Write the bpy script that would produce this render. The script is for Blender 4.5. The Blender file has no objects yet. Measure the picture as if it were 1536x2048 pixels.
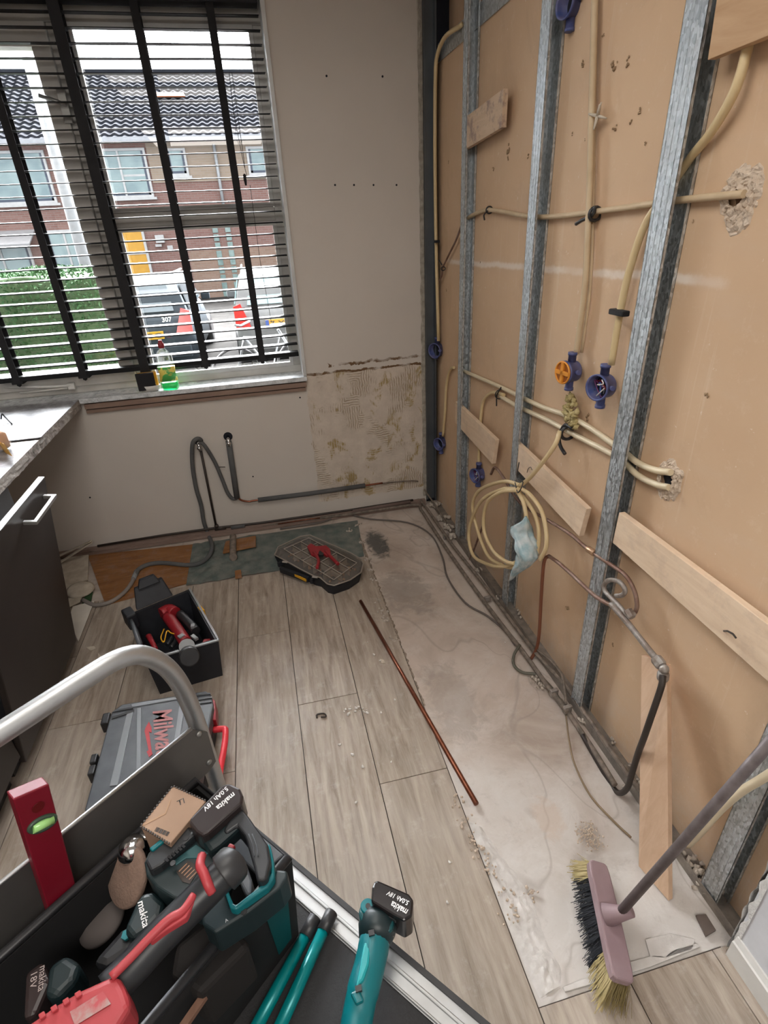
import bpy, bmesh, math, random
from mathutils import Vector, Matrix, noise
random.seed(7)
S = bpy.context.scene
COL = S.collection
# ------------------------------------------------------------------ camera
FPX = 1073.236
R_ = ((0.97331995, -0.22485017, -0.04572388),
      (-0.14495175, -0.44806813, -0.88217002),
      (0.17786866, 0.86526144, -0.46870607))      # rows: camera right, down, forward in world axes
H = 1.55
EYE = Vector((0, 0, H))
cam = bpy.data.cameras.new('camera'); cam_o = bpy.data.objects.new('camera', cam); COL.objects.link(cam_o)
cam.sensor_fit = 'VERTICAL'; cam.sensor_height = 36; cam.lens = FPX / 2048 * 36
cam.clip_start = .02; cam.clip_end = 300
rt, dn, fw = (Vector(r) for r in R_)
M = Matrix.Identity(4)
for i in range(3):
    M[i][0] = rt[i]; M[i][1] = -dn[i]; M[i][2] = -fw[i]; M[i][3] = EYE[i]
cam_o.matrix_world = M
S.camera = cam_o
# ------------------------------------------------------------------ world, lights, exposure
SKY_FRONT, SKY_BACK = 56.0, 2.3      # overcast sky, far brighter high up on the window side where the sun stands behind cloud
w = bpy.data.worlds.new('overcast_sky'); S.world = w; w.use_nodes = True
nt = w.node_tree; bg = nt.nodes['Background']
tc = nt.nodes.new('ShaderNodeTexCoord'); sx = nt.nodes.new('ShaderNodeSeparateXYZ'); cr = nt.nodes.new('ShaderNodeValToRGB')
nt.links.new(tc.outputs['Generated'], sx.inputs[0]); nt.links.new(sx.outputs['Z'], cr.inputs[0]); nt.links.new(cr.outputs[0], bg.inputs[0])
cr.color_ramp.elements[0].position = 0.0; cr.color_ramp.elements[0].color = (.86, .93, 1, 1)
cr.color_ramp.elements[1].position = .7; cr.color_ramp.elements[1].color = (1, 1, 1, 1)
mr = nt.nodes.new('ShaderNodeMapRange'); mr.interpolation_type = 'SMOOTHSTEP'
mr.inputs['From Min'].default_value = -.15; mr.inputs['From Max'].default_value = .55
mr.inputs['To Min'].default_value = SKY_BACK; mr.inputs['To Max'].default_value = SKY_FRONT
mz = nt.nodes.new('ShaderNodeMapRange'); mz.interpolation_type = 'SMOOTHSTEP'
mz.inputs['From Min'].default_value = .17; mz.inputs['From Max'].default_value = .5
mz.inputs['To Min'].default_value = .10; mz.inputs['To Max'].default_value = 1.0
mm = nt.nodes.new('ShaderNodeMath'); mm.operation = 'MULTIPLY'; mx_ = nt.nodes.new('ShaderNodeMath'); mx_.operation = 'MAXIMUM'
nt.links.new(sx.outputs['Z'], mz.inputs[0]); nt.links.new(sx.outputs['Y'], mr.inputs[0])
nt.links.new(mr.outputs[0], mm.inputs[0]); nt.links.new(mz.outputs[0], mm.inputs[1])
nt.links.new(mm.outputs[0], mx_.inputs[0]); mx_.inputs[1].default_value = SKY_BACK; nt.links.new(mx_.outputs[0], bg.inputs[1])
def area_lamp(name, loc, size, energy, color, rot=(0, 0, 0)):
    l = bpy.data.lights.new(name, 'AREA'); l.shape = 'RECTANGLE'; l.size = size[0]; l.size_y = size[1]; l.energy = energy; l.color = color
    o = bpy.data.objects.new(name, l); o.location = loc; o.rotation_euler = rot; COL.objects.link(o); return o
area_lamp('rear_fill_light', (-.25, -1.3, 2.5), (1.2, 1.2), 26, (1, .95, .89))  # added soft fill behind the camera, not a known lamp of the room
area_lamp('front_fill_light', (-.25, .9, 2.52), (1.0, 1.0), 9, (1, .95, .89))  # second added fill, out of view overhead, lifting walls and far floor
S.view_settings.view_transform = 'Standard'; S.view_settings.look = 'None'
S.view_settings.gamma = 1; S.view_settings.use_curve_mapping = False
S.view_settings.exposure = 0.9

# ------------------------------------------------------------------ helpers
def W(px, py, ax, val):
    """point of the place seen at photo pixel (px,py) on the real plane ax=val"""
    c = ((px - 768) / FPX, (py - 1024) / FPX, 1.0)
    d = rt * c[0] + dn * c[1] + fw * c[2]
    i = 'xyz'.index(ax)
    return EYE + d * ((val - EYE[i]) / d[i])
def WN(px, py, n, val):
    """same on the vertical plane p.n = val"""
    c = ((px - 768) / FPX, (py - 1024) / FPX, 1.0)
    d = rt * c[0] + dn * c[1] + fw * c[2]
    n = Vector((n[0], n[1], 0))
    return EYE + d * (val / d.dot(n))
def V(*a): return Vector(a)
def catmull(pts, n=6):
    p = [Vector(q) for q in pts]; p = [p[0] * 2 - p[1]] + p + [p[-1] * 2 - p[-2]]; out = []
    for i in range(1, len(p) - 2):
        a, b, c, d = p[i - 1:i + 3]
        for k in range(n):
            t = k / n
            out.append(.5 * ((2 * b) + (c - a) * t + (2 * a - 5 * b + 4 * c - d) * t * t + (3 * b - a - 3 * c + d) * t ** 3))
    out.append(p[-2]); return out

class MB:
    def __init__(s): s.v = []; s.f = []; s.sm = []
    def add(s, vs, fs, smooth=False):
        o = len(s.v); s.v += [Vector(v) for v in vs]
        for f in fs: s.f.append([i + o for i in f]); s.sm.append(smooth)
        return s
    def box(s, c, d, rz=0, m=None):
        x, y, z = (q / 2 for q in d)
        vs = [V(a * x, b * y, e * z) for a in (-1, 1) for b in (-1, 1) for e in (-1, 1)]
        if m is None: m = Matrix.Rotation(rz, 3, 'Z')
        vs = [m @ v + Vector(c) for v in vs]
        return s.add(vs, [(0, 1, 3, 2), (4, 6, 7, 5), (0, 4, 5, 1), (2, 3, 7, 6), (0, 2, 6, 4), (1, 5, 7, 3)])
    def bb(s, x0, x1, y0, y1, z0, z1):
        return s.box(((x0 + x1) / 2, (y0 + y1) / 2, (z0 + z1) / 2), (abs(x1 - x0), abs(y1 - y0), abs(z1 - z0)))
    def bar(s, a, b, w_, t, up=(0, 0, 1)):
        a = Vector(a); b = Vector(b); d = (b - a); L = d.length; d.normalize(); up = Vector(up)
        r = d.cross(up).normalized(); u = r.cross(d)
        m = Matrix((r, d, u)).transposed()
        return s.box((a + b) / 2, (w_, L, t), m=m)
    def prism(s, poly, off):
        """closed polygon of 3D points extruded by vector off"""
        off = Vector(off); n = len(poly); p = [Vector(q) for q in poly]
        nrm = Vector((0, 0, 0))
        for i in range(n): nrm += (p[i]).cross(p[(i + 1) % n])
        if nrm.dot(off) > 0: p.reverse()
        vs = p + [q + off for q in p]
        fs = [list(range(n)), list(range(2 * n - 1, n - 1, -1))] + [(i, n + i, n + (i + 1) % n, (i + 1) % n) for i in range(n)]
        return s.add(vs, fs)
    def tube(s, pts, r, seg=10, closed=False, caps=True, rr=None):
        pts = [Vector(p) for p in pts]; n = len(pts)
        t0 = (pts[1] - pts[0]).normalized()
        a = t0.orthogonal().normalized(); rings = []
        for i, p in enumerate(pts):
            if closed: t = (pts[(i + 1) % n] - pts[i - 1]).normalized()
            else: t = (pts[min(i + 1, n - 1)] - pts[max(i - 1, 0)]).normalized()
            a = (a - t * a.dot(t)).normalized(); b = t.cross(a)
            q = rr[i] if rr else r
            rings.append([p + (a * math.cos(k * 2 * math.pi / seg) + b * math.sin(k * 2 * math.pi / seg)) * q for k in range(seg)])
        o = len(s.v); s.v += [v for g in rings for v in g]
        for i in range(n if closed else n - 1):
            j = (i + 1) % n
            for k in range(seg):
                k2 = (k + 1) % seg
                s.f.append([o + i * seg + k, o + i * seg + k2, o + j * seg + k2, o + j * seg + k]); s.sm.append(True)
        if caps and not closed:
            s.f.append([o + k for k in range(seg)][::-1]); s.sm.append(False)
            s.f.append([o + (n - 1) * seg + k for k in range(seg)]); s.sm.append(False)
        return s
    def lathe(s, prof, base=(0, 0, 0), axis=(0, 0, 1), seg=24, smooth=True):
        """prof: (radius, height) pairs along axis"""
        ax = Vector(axis).normalized(); a = ax.orthogonal().normalized(); b = ax.cross(a); base = Vector(base)
        o = len(s.v)
        for r, h in prof:
            for k in range(seg):
                th = k * 2 * math.pi / seg
                s.v.append(base + ax * h + (a * math.cos(th) + b * math.sin(th)) * max(r, 1e-5))
        for i in range(len(prof) - 1):
            for k in range(seg):
                k2 = (k + 1) % seg
                s.f.append([o + i * seg + k, o + i * seg + k2, o + (i + 1) * seg + k2, o + (i + 1) * seg + k]); s.sm.append(smooth)
        s.f.append([o + k for k in range(seg)][::-1]); s.sm.append(False)
        e = o + (len(prof) - 1) * seg
        s.f.append([e + k for k in range(seg)]); s.sm.append(False)
        return s
    def ball(s, c, r, sub=2, nz=0, nf=3, sc=(1, 1, 1)):
        bm = bmesh.new(); bmesh.ops.create_icosphere(bm, subdivisions=sub, radius=1)
        c = Vector(c); vs = []
        for v in bm.verts:
            k = 1 + nz * noise.noise(v.co * nf + c * 31)
            vs.append(c + Vector((v.co[0] * r * sc[0] * k, v.co[1] * r * sc[1] * k, v.co[2] * r * sc[2] * k)))
        fs = [[v.index for v in f.verts] for f in bm.faces]; bm.free()
        return s.add(vs, fs, True)
    def grid(s, fn, nu, nv, smooth=True):
        vs = [fn(i / nu, j / nv) for i in range(nu + 1) for j in range(nv + 1)]
        fs = [(i * (nv + 1) + j, (i + 1) * (nv + 1) + j, (i + 1) * (nv + 1) + j + 1, i * (nv + 1) + j + 1) for i in range(nu) for j in range(nv)]
        return s.add(vs, fs, smooth)
    def build(s, name, m, parent=None, bevel=0, world=True, solid=0, seg=2):
        me = bpy.data.meshes.new(name)
        o = bpy.data.objects.new(name, me); COL.objects.link(o)
        inv = None
        if parent is not None:
            o.parent = parent
            if world:
                inv = Matrix(parent['_m']).inverted() if '_m' in parent else None
                if '_m' in parent: o['_m'] = parent['_m']
        vs = [inv @ v for v in s.v] if inv is not None else s.v
        me.from_pydata([tuple(v) for v in vs], [], s.f); me.update()
        me.polygons.foreach_set('use_smooth', s.sm)
        me.materials.append(m)
        bm = bmesh.new(); bm.from_mesh(me); bmesh.ops.recalc_face_normals(bm, faces=bm.faces); bm.to_mesh(me); bm.free()
        if solid:
            md = o.modifiers.new('solid', 'SOLIDIFY'); md.thickness = solid; md.offset = 0
        if bevel:
            md = o.modifiers.new('bevel', 'BEVEL'); md.width = bevel; md.segments = seg; md.limit_method = 'ANGLE'; md.angle_limit = .6
        return o
def thing(name, label, cat, loc=(0, 0, 0), rotz=0, group=None):
    o = bpy.data.objects.new(name, None); COL.objects.link(o); o.empty_display_size = .05
    o.location = loc; o.rotation_euler = (0, 0, rotz); o['label'] = label; o['category'] = cat
    m = Matrix.Translation(Vector(loc)) @ Matrix.Rotation(rotz, 4, 'Z')
    o['_m'] = [list(r) for r in m]
    if group: o['group'] = group
    return o
def tag(o, label, cat, group=None, kind=None):
    o['label'] = label; o['category'] = cat
    if group: o['group'] = group
    if kind: o['kind'] = kind
    return o
def single(name, mb, m, label, cat, group=None, **k):
    """a thing that is one mesh: origin put at the middle of its foot"""
    xs = [v[0] for v in mb.v]; ys = [v[1] for v in mb.v]; zs = [v[2] for v in mb.v]
    c = V((min(xs) + max(xs)) / 2, (min(ys) + max(ys)) / 2, min(zs))
    mb.v = [v - c for v in mb.v]
    kind = k.pop('kind', None)
    o = mb.build(name, m, **k); o.location = c
    return tag(o, label, cat, group, kind)
def struct(name, mb, m, parent=None, **k):
    o = mb.build(name, m, parent, **k)
    if parent is None: o['kind'] = 'structure'
    return o
def sub(o, label=None):
    if label: o['label'] = label
    return o
def text(name, s, p0, p1, nrm, m, parent, hgt=None, bold=0.0, shear=0, ext=.0004):
    cu = bpy.data.curves.new(name, 'FONT'); cu.body = s; cu.extrude = 0; cu.offset = bold; cu.shear = shear; cu.resolution_u = 2
    t = bpy.data.objects.new(name, cu); COL.objects.link(t)
    dg = bpy.context.evaluated_depsgraph_get(); me = bpy.data.meshes.new_from_object(t.evaluated_get(dg))
    bpy.data.objects.remove(t)
    xs = [v.co.x for v in me.vertices]; ys = [v.co.y for v in me.vertices]
    x0, x1, y0, y1 = min(xs), max(xs), min(ys), max(ys)
    p0 = Vector(p0); p1 = Vector(p1); d = (p1 - p0); L = d.length; d.normalize()
    n = Vector(nrm).normalized(); n = (n - d * n.dot(d)).normalized(); up = n.cross(d)
    sx_ = L / (x1 - x0); sy_ = (hgt / (y1 - y0)) if hgt else sx_
    inv = Matrix(parent['_m']).inverted() if (parent is not None and '_m' in parent) else Matrix.Identity(4)
    for v in me.vertices:
        v.co = inv @ (p0 + d * (v.co.x - x0) * sx_ + up * (v.co.y - y0) * sy_ + n * ext)
    me.name = name
    me.materials.clear(); me.materials.append(m)
    o = bpy.data.objects.new(name, me); COL.objects.link(o)
    if parent is not None:
        o.parent = parent
        if '_m' in parent: o['_m'] = parent['_m']
    return o

# ------------------------------------------------------------------ materials
class NT:
    def __init__(s, name):
        s.m = bpy.data.materials.new(name); s.m.use_nodes = True; s.t = s.m.node_tree; s.b = s.t.nodes['Principled BSDF']
        s.tc = s.t.nodes.new('ShaderNodeTexCoord'); s.co = s.tc.outputs['Object']
    def n(s, typ, ins=None, **kw):
        x = s.t.nodes.new('ShaderNode' + typ)
        for k, v in kw.items(): setattr(x, k, v)
        for k, v in (ins or {}).items():
            if isinstance(v, bpy.types.NodeSocket): s.t.links.new(v, x.inputs[k])
            else: x.inputs[k].default_value = v
        return x
    def map(s, scale=(1, 1, 1), rot=(0, 0, 0), loc=(0, 0, 0), src=None):
        return s.n('Mapping', {'Vector': src or s.co, 'Scale': scale, 'Rotation': rot, 'Location': loc}).outputs[0]
    def noise(s, sc, det=4, rough=.55, vec=None, dist=0):
        return s.n('TexNoise', {'Vector': vec or s.co, 'Scale': sc, 'Detail': det, 'Roughness': rough, 'Distortion': dist}).outputs[0]
    def ramp(s, fac, stops):
        r = s.n('ValToRGB', {0: fac}); e = r.color_ramp.elements
        while len(e) > 1: e.remove(e[-1])
        e[0].position = stops[0][0]; c = stops[0][1]; e[0].color = (*c, 1) if not isinstance(c, (int, float)) else (c, c, c, 1)
        for p, c in stops[1:]:
            q = e.new(p); q.color = (*c, 1) if not isinstance(c, (int, float)) else (c, c, c, 1)
        return r.outputs[0]
    def math(s, op, a, b=None, c=None):
        i = {0: a}
        if b is not None: i[1] = b
        if c is not None: i[2] = c
        return s.n('Math', i, operation=op).outputs[0]
    def mix(s, fac, a, b, mode='MIX'):
        x = s.n('Mix', data_type='RGBA', blend_type=mode)
        for k, v in ((0, fac), (6, a), (7, b)):
            if isinstance(v, bpy.types.NodeSocket): s.t.links.new(v, x.inputs[k])
            else: x.inputs[k].default_value = v if isinstance(v, (int, float)) else (*v, 1)
        return x.outputs[2]
    def sep(s, src=None):
        x = s.n('SeparateXYZ', {0: src or s.co}); return x.outputs
    def set(s, **k):
        al = dict(color='Base Color', rough='Roughness', metal='Metallic', normal='Normal', spec='Specular IOR Level', trans='Transmission Weight', alpha='Alpha', emi='Emission Color', emis='Emission Strength', ior='IOR', coat='Coat Weight', sub='Subsurface Weight')
        for a, v in k.items():
            i = s.b.inputs[al[a]]
            if isinstance(v, bpy.types.NodeSocket): s.t.links.new(v, i)
            elif isinstance(v, tuple): i.default_value = (*v, 1)
            else: i.default_value = v
        return s
    def bump(s, h, st=.3, dist=.01):
        s.set(normal=s.n('Bump', {'Height': h, 'Strength': st, 'Distance': dist}).outputs[0]); return s
def pm(name, c, rough=.5, metal=0, c2=None, sc=8, bump=0, bsc=None, det=4, st=(1, 1, 1), spec=.5, lo=.35, hi=.65, **k):
    t = NT(name)
    v = t.map(st)
    f = t.noise(sc, det, vec=v)
    if c2 is None: c2 = tuple(x * .86 for x in c)
    t.set(color=t.ramp(f, [(lo, c), (hi, c2)]), rough=rough, metal=metal, spec=spec, **k)
    if bump: t.bump(t.noise(bsc or sc * 3, 5, vec=v), bump, .004)
    return t.m
def mk(fn): return fn()
# laminate
def m_laminate():
    t = NT('oak_laminate'); at = t.n('Attribute', attribute_name='pid').outputs['Fac']
    off = t.n('CombineXYZ', {0: t.math('MULTIPLY', at, 13.0), 1: t.math('MULTIPLY', at, 7.0), 2: 0.0}).outputs[0]
    v = t.n('VectorMath', {0: t.co, 1: off}, operation='ADD').outputs[0]
    g = t.noise(5, 6, .6, t.map((9, .9, 1), src=v), .6)
    fine = t.noise(60, 4, .7, t.map((8, .5, 1), src=v))
    big = t.noise(2.2, 3, .5, t.map((1.6, .7, 1), src=v), 1.2)
    wv = t.n('TexWave', {'Vector': t.map((1, .16, 1), src=v), 'Scale': 7.0, 'Distortion': 9.0, 'Detail': 3.0, 'Detail Scale': 1.2}, bands_direction='X').outputs[1]
    c = t.ramp(g, [(.32, (.19, .145, .108)), (.5, (.345, .28, .222)), (.68, (.47, .40, .335))])
    c = t.mix(t.math('MULTIPLY', t.ramp(wv, [(.0, 1.0), (.35, 0.0)]), .35), c, (.24, .185, .14))
    c = t.mix(t.math('MULTIPLY', t.ramp(fine, [(.35, 0.0), (.7, 1.0)]), .38), c, (.50, .44, .38))
    c = t.mix(t.math('MULTIPLY', t.ramp(big, [(.45, 0.0), (.75, 1.0)]), .5), c, (.47, .42, .37))
    c = t.mix(t.math('MULTIPLY', at, .18), c, (.2, .16, .12))
    dust = t.noise(14, 8, .75)
    c = t.mix(t.math('MULTIPLY', t.ramp(dust, [(.55, 0.0), (.68, 1.0)]), .3), c, (.6, .56, .52))
    t.set(color=c, rough=t.ramp(t.noise(6, 6, .7), [(.35, .34), (.65, .6)]), spec=.5)
    t.bump(t.math('ADD', g, fine), .12, .002); return t.m
def m_screed():
    t = NT('dusty_screed'); x, y, z = t.sep()
    big = t.noise(3.2, 5, .6, dist=.5); f = t.noise(26, 8, .7)
    c = t.ramp(big, [(.3, (.37, .30, .25)), (.52, (.50, .42, .36)), (.75, (.60, .53, .475))])
    # whiter cement dust towards the doorway end, an actual layer of material
    m1 = t.ramp(t.math('ADD', t.math('MULTIPLY', y, -.9), t.math('MULTIPLY', big, 1.1)), [(-.0, 0.0), (.01, 0.0)])
    near = t.ramp(t.math('ADD', t.math('SUBTRACT', 1.35, y), t.math('MULTIPLY', t.math('SUBTRACT', big, .5), 1.4)), [(.0, 0.0), (.75, 1.0)])
    c = t.mix(t.math('MULTIPLY', near, .75), c, (.56, .54, .515))
    wb = t.math('MULTIPLY', t.ramp(t.noise(6, 9, .74, dist=.8), [(.47, 0.0), (.62, 1.0)]), t.ramp(y, [(.0, 1.0), (1.0, .35)]))
    c = t.mix(t.math('MULTIPLY', wb, .6), c, (.70, .68, .65))
    dk = t.ramp(t.noise(11, 9, .76, t.map(loc=(9, 3, 0)), .5), [(.56, 0.0), (.70, 1.0)])
    c = t.mix(t.math('MULTIPLY', dk, .4), c, (.30, .265, .235))
    # dried tide marks
    ring = t.math('ABSOLUTE', t.math('SUBTRACT', t.noise(2.4, 2, .4, t.map((1.3, .8, 1), loc=(3, 1.7, 0)), .9), .5))
    c = t.mix(t.math('MULTIPLY', t.ramp(ring, [(.0, 1.0), (.012, 0.0)]), .42), c, (.27, .225, .19))
    c = t.mix(t.math('MULTIPLY', t.ramp(f, [(.6, 0.0), (.72, 1.0)]), .25), c, (.26, .22, .19))
    # dark tar blotch near the far end and grey smear
    def blob(cx, cy, rx, ry, col, k, c):
        d = t.math('ADD', t.math('POWER', t.math('DIVIDE', t.math('SUBTRACT', x, cx), rx), 2.0), t.math('POWER', t.math('DIVIDE', t.math('SUBTRACT', y, cy), ry), 2.0))
        d = t.math('ADD', d, t.math('MULTIPLY', t.math('SUBTRACT', t.noise(16, 6, .7, dist=1.2), .5), 3.2))
        return t.mix(t.math('MULTIPLY', t.ramp(d, [(.35, 1.0), (1.1, 0.0)]), k), c, col)
    c = blob(.47, 2.52, .07, .16, (.05, .055, .055), .85, c)
    c = blob(.50, 2.05, .13, .2, (.25, .215, .19), .55, c)
    c = blob(.50, 1.35, .11, .22, (.27, .23, .20), .4, c)
    c = blob(.62, .85, .045, .075, (.50, .38, .29), .45, c)
    t.set(color=c, rough=.88); t.bump(t.noise(18, 8, .7), .25, .004); return t.m
def m_plaster():
    t = NT('painted_plaster'); x, y, z = t.sep()
    n1 = t.noise(2, 4); base = t.ramp(n1, [(.3, (.585, .54, .49)), (.7, (.62, .575, .525))])
    e = t.math('MULTIPLY', t.math('SUBTRACT', t.noise(14, 5, .7), .5), .05)
    xe = t.math('ADD', x, e); ze = t.math('ADD', z, e)
    mask = t.math('MULTIPLY', t.math('GREATER_THAN', xe, .205), t.math('MULTIPLY', t.math('LESS_THAN', ze, .87), t.math('GREATER_THAN', ze, .115)))
    mask = t.math('MULTIPLY', mask, t.math('LESS_THAN', x, .868))
    # combed adhesive
    swirl = t.noise(3.5, 2, .5, dist=.8)
    v1 = t.n('TexWave', {'Vector': t.map((1, 1, 1)), 'Scale': 24.0, 'Distortion': 5.5, 'Detail': 2.0}, bands_direction='Z').outputs[1]
    v2 = t.n('TexWave', {'Vector': t.map((1, 1, 1)), 'Scale': 24.0, 'Distortion': 5.5, 'Detail': 2.0}, bands_direction='X').outputs[1]
    comb = t.mix(t.math('GREATER_THAN', t.noise(5, 1, .4, t.map(loc=(4, 2, 1))), .5), v1, v2)
    patchn = t.noise(6.5, 3, .6, t.map(loc=(1, 5, 2)))
    cov = t.ramp(patchn, [(.52, 0.0), (.58, 1.0)])
    ochre = t.ramp(t.noise(8.5, 5, .65, t.map((1.2, 1, .8), loc=(7.3, 0, 3)), .6), [(.56, 0.0), (.63, 1.0)])
    pc = t.ramp(t.noise(9, 6, .7), [(.3, (.52, .45, .38)), (.7, (.68, .60, .515))])
    line = t.math('MULTIPLY', t.math('LESS_THAN', comb, .32), cov)
    pc = t.mix(t.math('MULTIPLY', line, .6), pc, (.27, .19, .10))
    pc = t.mix(t.math('MULTIPLY', ochre, t.math('ADD', .35, t.math('MULTIPLY', comb, .55))), pc, (.30, .20, .03))
    c = t.mix(mask, base, pc)
    # torn band along the old counter height
    band = t.math('ABSOLUTE', t.math('SUBTRACT', t.math('ADD', z, t.math('MULTIPLY', e, .8)), .872))
    bm_ = t.math('MULTIPLY', t.math('LESS_THAN', band, .006), t.math('GREATER_THAN', x, .215))
    band2 = t.math('ABSOLUTE', t.math('SUBTRACT', t.math('ADD', z, t.math('MULTIPLY', e, 1.4)), .91))
    bm2 = t.math('MULTIPLY', t.math('LESS_THAN', band2, .007), t.math('GREATER_THAN', t.math('ADD', x, t.math('MULTIPLY', t.noise(9, 3), .9)), .82))
    c = t.mix(t.math('MULTIPLY', t.math('MAXIMUM', bm_, bm2), t.ramp(t.noise(11, 3, loc=None) if False else t.noise(11, 3), [(.42, .15), (.55, 1.0)])), c, (.15, .085, .04))
    t.set(color=c, rough=.85)
    h = t.math('ADD', t.math('MULTIPLY', mask, t.math('ADD', t.math('MULTIPLY', comb, t.math('MULTIPLY', cov, .6)), t.math('MULTIPLY', t.noise(18, 6, .7), 1.2))), t.math('MULTIPLY', t.noise(60, 4), .12))
    t.bump(h, .45, .006); return t.m
def m_gypsum():
    t = NT('tan_gypsum_board'); x, y, z = t.sep()
    c = t.ramp(t.noise(1.6, 4, .6), [(.3, (.58, .40, .255)), (.7, (.65, .46, .30))])
    c = t.mix(t.math('MULTIPLY', t.ramp(t.noise(7, 6, .7, t.map((1, .6, 1.6))), [(.5, 0.0), (.75, 1.0)]), .35), c, (.60, .46, .34))
    st = t.noise(5, 3, .6, t.map((1, 9, .35)))
    c = t.mix(t.math('MULTIPLY', t.ramp(st, [(.62, 0.0), (.75, 1.0)]), .3), c, (.72, .6, .47))
    zz = t.math('ADD', z, t.math('MULTIPLY', t.math('SUBTRACT', t.noise(7, 5, .7), .5), .035))
    ln = t.math('ABSOLUTE', t.math('SUBTRACT', zz, t.math('SUBTRACT', 1.435, t.math('MULTIPLY', y, .018))))
    pres = t.ramp(t.noise(2.3, 2, .5, t.map(loc=(0, 3.3, 0))), [(.42, 0.0), (.52, 1.0)])
    c = t.mix(t.math('MULTIPLY', t.math('MULTIPLY', t.ramp(ln, [(.006, 1.0), (.013, 0.0)]), pres), .8), c, (.78, .70, .62))
    c = t.mix(t.math('MULTIPLY', t.ramp(t.noise(2.6, 8, .72, t.map((1, 1, 1), loc=(5, 2, 9)), .6), [(.52, 0.0), (.66, 1.0)]), .4), c, (.46, .31, .195))
    c = t.mix(t.math('MULTIPLY', t.ramp(t.noise(20, 6, .75), [(.56, 0.0), (.72, 1.0)]), .22), c, (.78, .66, .53))
    d = t.noise(38, 3, .6)
    c = t.mix(t.math('MULTIPLY', t.ramp(d, [(.70, 0.0), (.73, 1.0)]), .55), c, (.75, .66, .56))
    lowd = t.math('MULTIPLY', t.ramp(z, [(.0, 1.0), (.28, 0.0)]), t.ramp(t.noise(9, 6, .7), [(.4, 0.0), (.6, 1.0)]))
    c = t.mix(t.math('MULTIPLY', lowd, .5), c, (.58, .50, .42))
    t.set(color=c, rough=.8); t.bump(t.noise(30, 5), .08, .003); return t.m
def m_zinc():
    t = NT('galvanised_steel')
    vo = t.n('TexVoronoi', {'Vector': t.map((1, 1, .55)), 'Scale': 190.0}).outputs['Color']
    sp = t.n('SeparateColor', {0: vo}).outputs[0]
    n2 = t.noise(5, 5, .6)
    c = t.mix(t.math('MULTIPLY', sp, .9), (.36, .39, .41), (.78, .83, .86))
    c = t.mix(t.math('MULTIPLY', t.ramp(n2, [(.45, 0.0), (.7, 1.0)]), .4), c, (.38, .37, .35))
    t.set(color=c, metal=.9, rough=t.ramp(sp, [(.2, .42), (.9, .65)])); t.bump(sp, .12, .001); return t.m
def m_wood(name, c1, c2, ax='Y', sc=4, rough=.65, smear=0):
    t = NT(name); s = {'Y': (9, 1, 9), 'Z': (9, 9, 1), 'X': (1, 9, 9)}[ax]
    g = t.noise(sc, 5, .6, t.map(s), 1.0)
    c = t.ramp(g, [(.3, c1), (.7, c2)])
    if smear:
        c = t.mix(t.math('MULTIPLY', t.ramp(t.noise(18, 6, .75), [(.5, 0.0), (.62, 1.0)]), smear), c, (.30, .21, .18))
    t.set(color=c, rough=rough); t.bump(g, .12, .002); return t.m
def m_granite(name, a, b, c_, rough=.22):
    t = NT(name)
    n1 = t.noise(26, 8, .8); n2 = t.noise(5, 4, .6)
    c = t.ramp(n1, [(.36, a), (.5, b), (.64, c_)])
    c = t.mix(t.math('MULTIPLY', t.ramp(n2, [(.4, 0.0), (.65, 1.0)]), .4), c, c_)
    t.set(color=c, rough=rough); return t.m
def m_brick(name, c1, c2, mortar, sc=1, axis='XZ'):
    t = NT(name); x, y, z = t.sep(); v = t.n('CombineXYZ', {0: x, 1: z, 2: 0.0}).outputs[0]
    b = t.n('TexBrick', {'Vector': v, 'Scale': 1.0, 'Color1': (*c1, 1), 'Color2': (*c2, 1), 'Mortar': (*mortar, 1), 'Mortar Size': .006, 'Brick Width': .22, 'Row Height': .065, 'Bias': 0.0})
    c = t.mix(t.math('MULTIPLY', t.noise(1.1, 4), .4), b.outputs[0], c2)
    t.set(color=c, rough=.9); return t.m
def m_tiles():
    t = NT('concrete_roof_tiles')
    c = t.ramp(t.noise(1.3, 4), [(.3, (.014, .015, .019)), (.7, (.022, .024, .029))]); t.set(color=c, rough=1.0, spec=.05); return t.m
def glass(name, c=(1, 1, 1), rough=0.0, tint=.08):
    # thin pane: mostly transparent with a real mirror reflection
    t = NT(name); tr = t.n('BsdfTransparent', {0: (*c, 1)}); gl = t.n('BsdfGlossy', {'Roughness': rough})
    fr = t.n('Fresnel', {'IOR': 1.45}); mx = t.n('MixShader', {0: fr.outputs[0], 1: tr.outputs[0], 2: gl.outputs[0]})
    t.t.links.new(mx.outputs[0], t.t.nodes['Material Output'].inputs[0]); return t.m
LAM = m_laminate(); SCR = m_screed(); PLA = m_plaster(); GYP = m_gypsum(); ZN = m_zinc()
PINE = m_wood('pine_batten', (.66, .49, .34), (.76, .60, .44), 'Y', 5, smear=.15)
PLY = m_wood('plywood', (.46, .29, .16), (.60, .41, .25), 'Y', 3)
SMEAR = m_wood('glue_smeared_batten', (.55, .40, .27), (.66, .50, .36), 'Y', 5, smear=.85)
LEANW = m_wood('planed_plank', (.56, .37, .24), (.67, .48, .34), 'Z', 4)
ORNG = m_wood('orange_plywood', (.19, .075, .022), (.33, .15, .05), 'X', 4, .5, smear=.35)
WT = m_granite('speckled_worktop', (.07, .065, .07), (.22, .22, .235), (.45, .47, .50), .36)
SILL = m_granite('pale_speckled_sill', (.25, .27, .28), (.55, .58, .60), (.75, .78, .80), .15)
CHIP = m_granite('raw_worktop_edge', (.07, .06, .05), (.22, .19, .17), (.5, .46, .42), .8)
WHITEP = pm('white_paint', (.66, .65, .62), .35)
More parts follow.
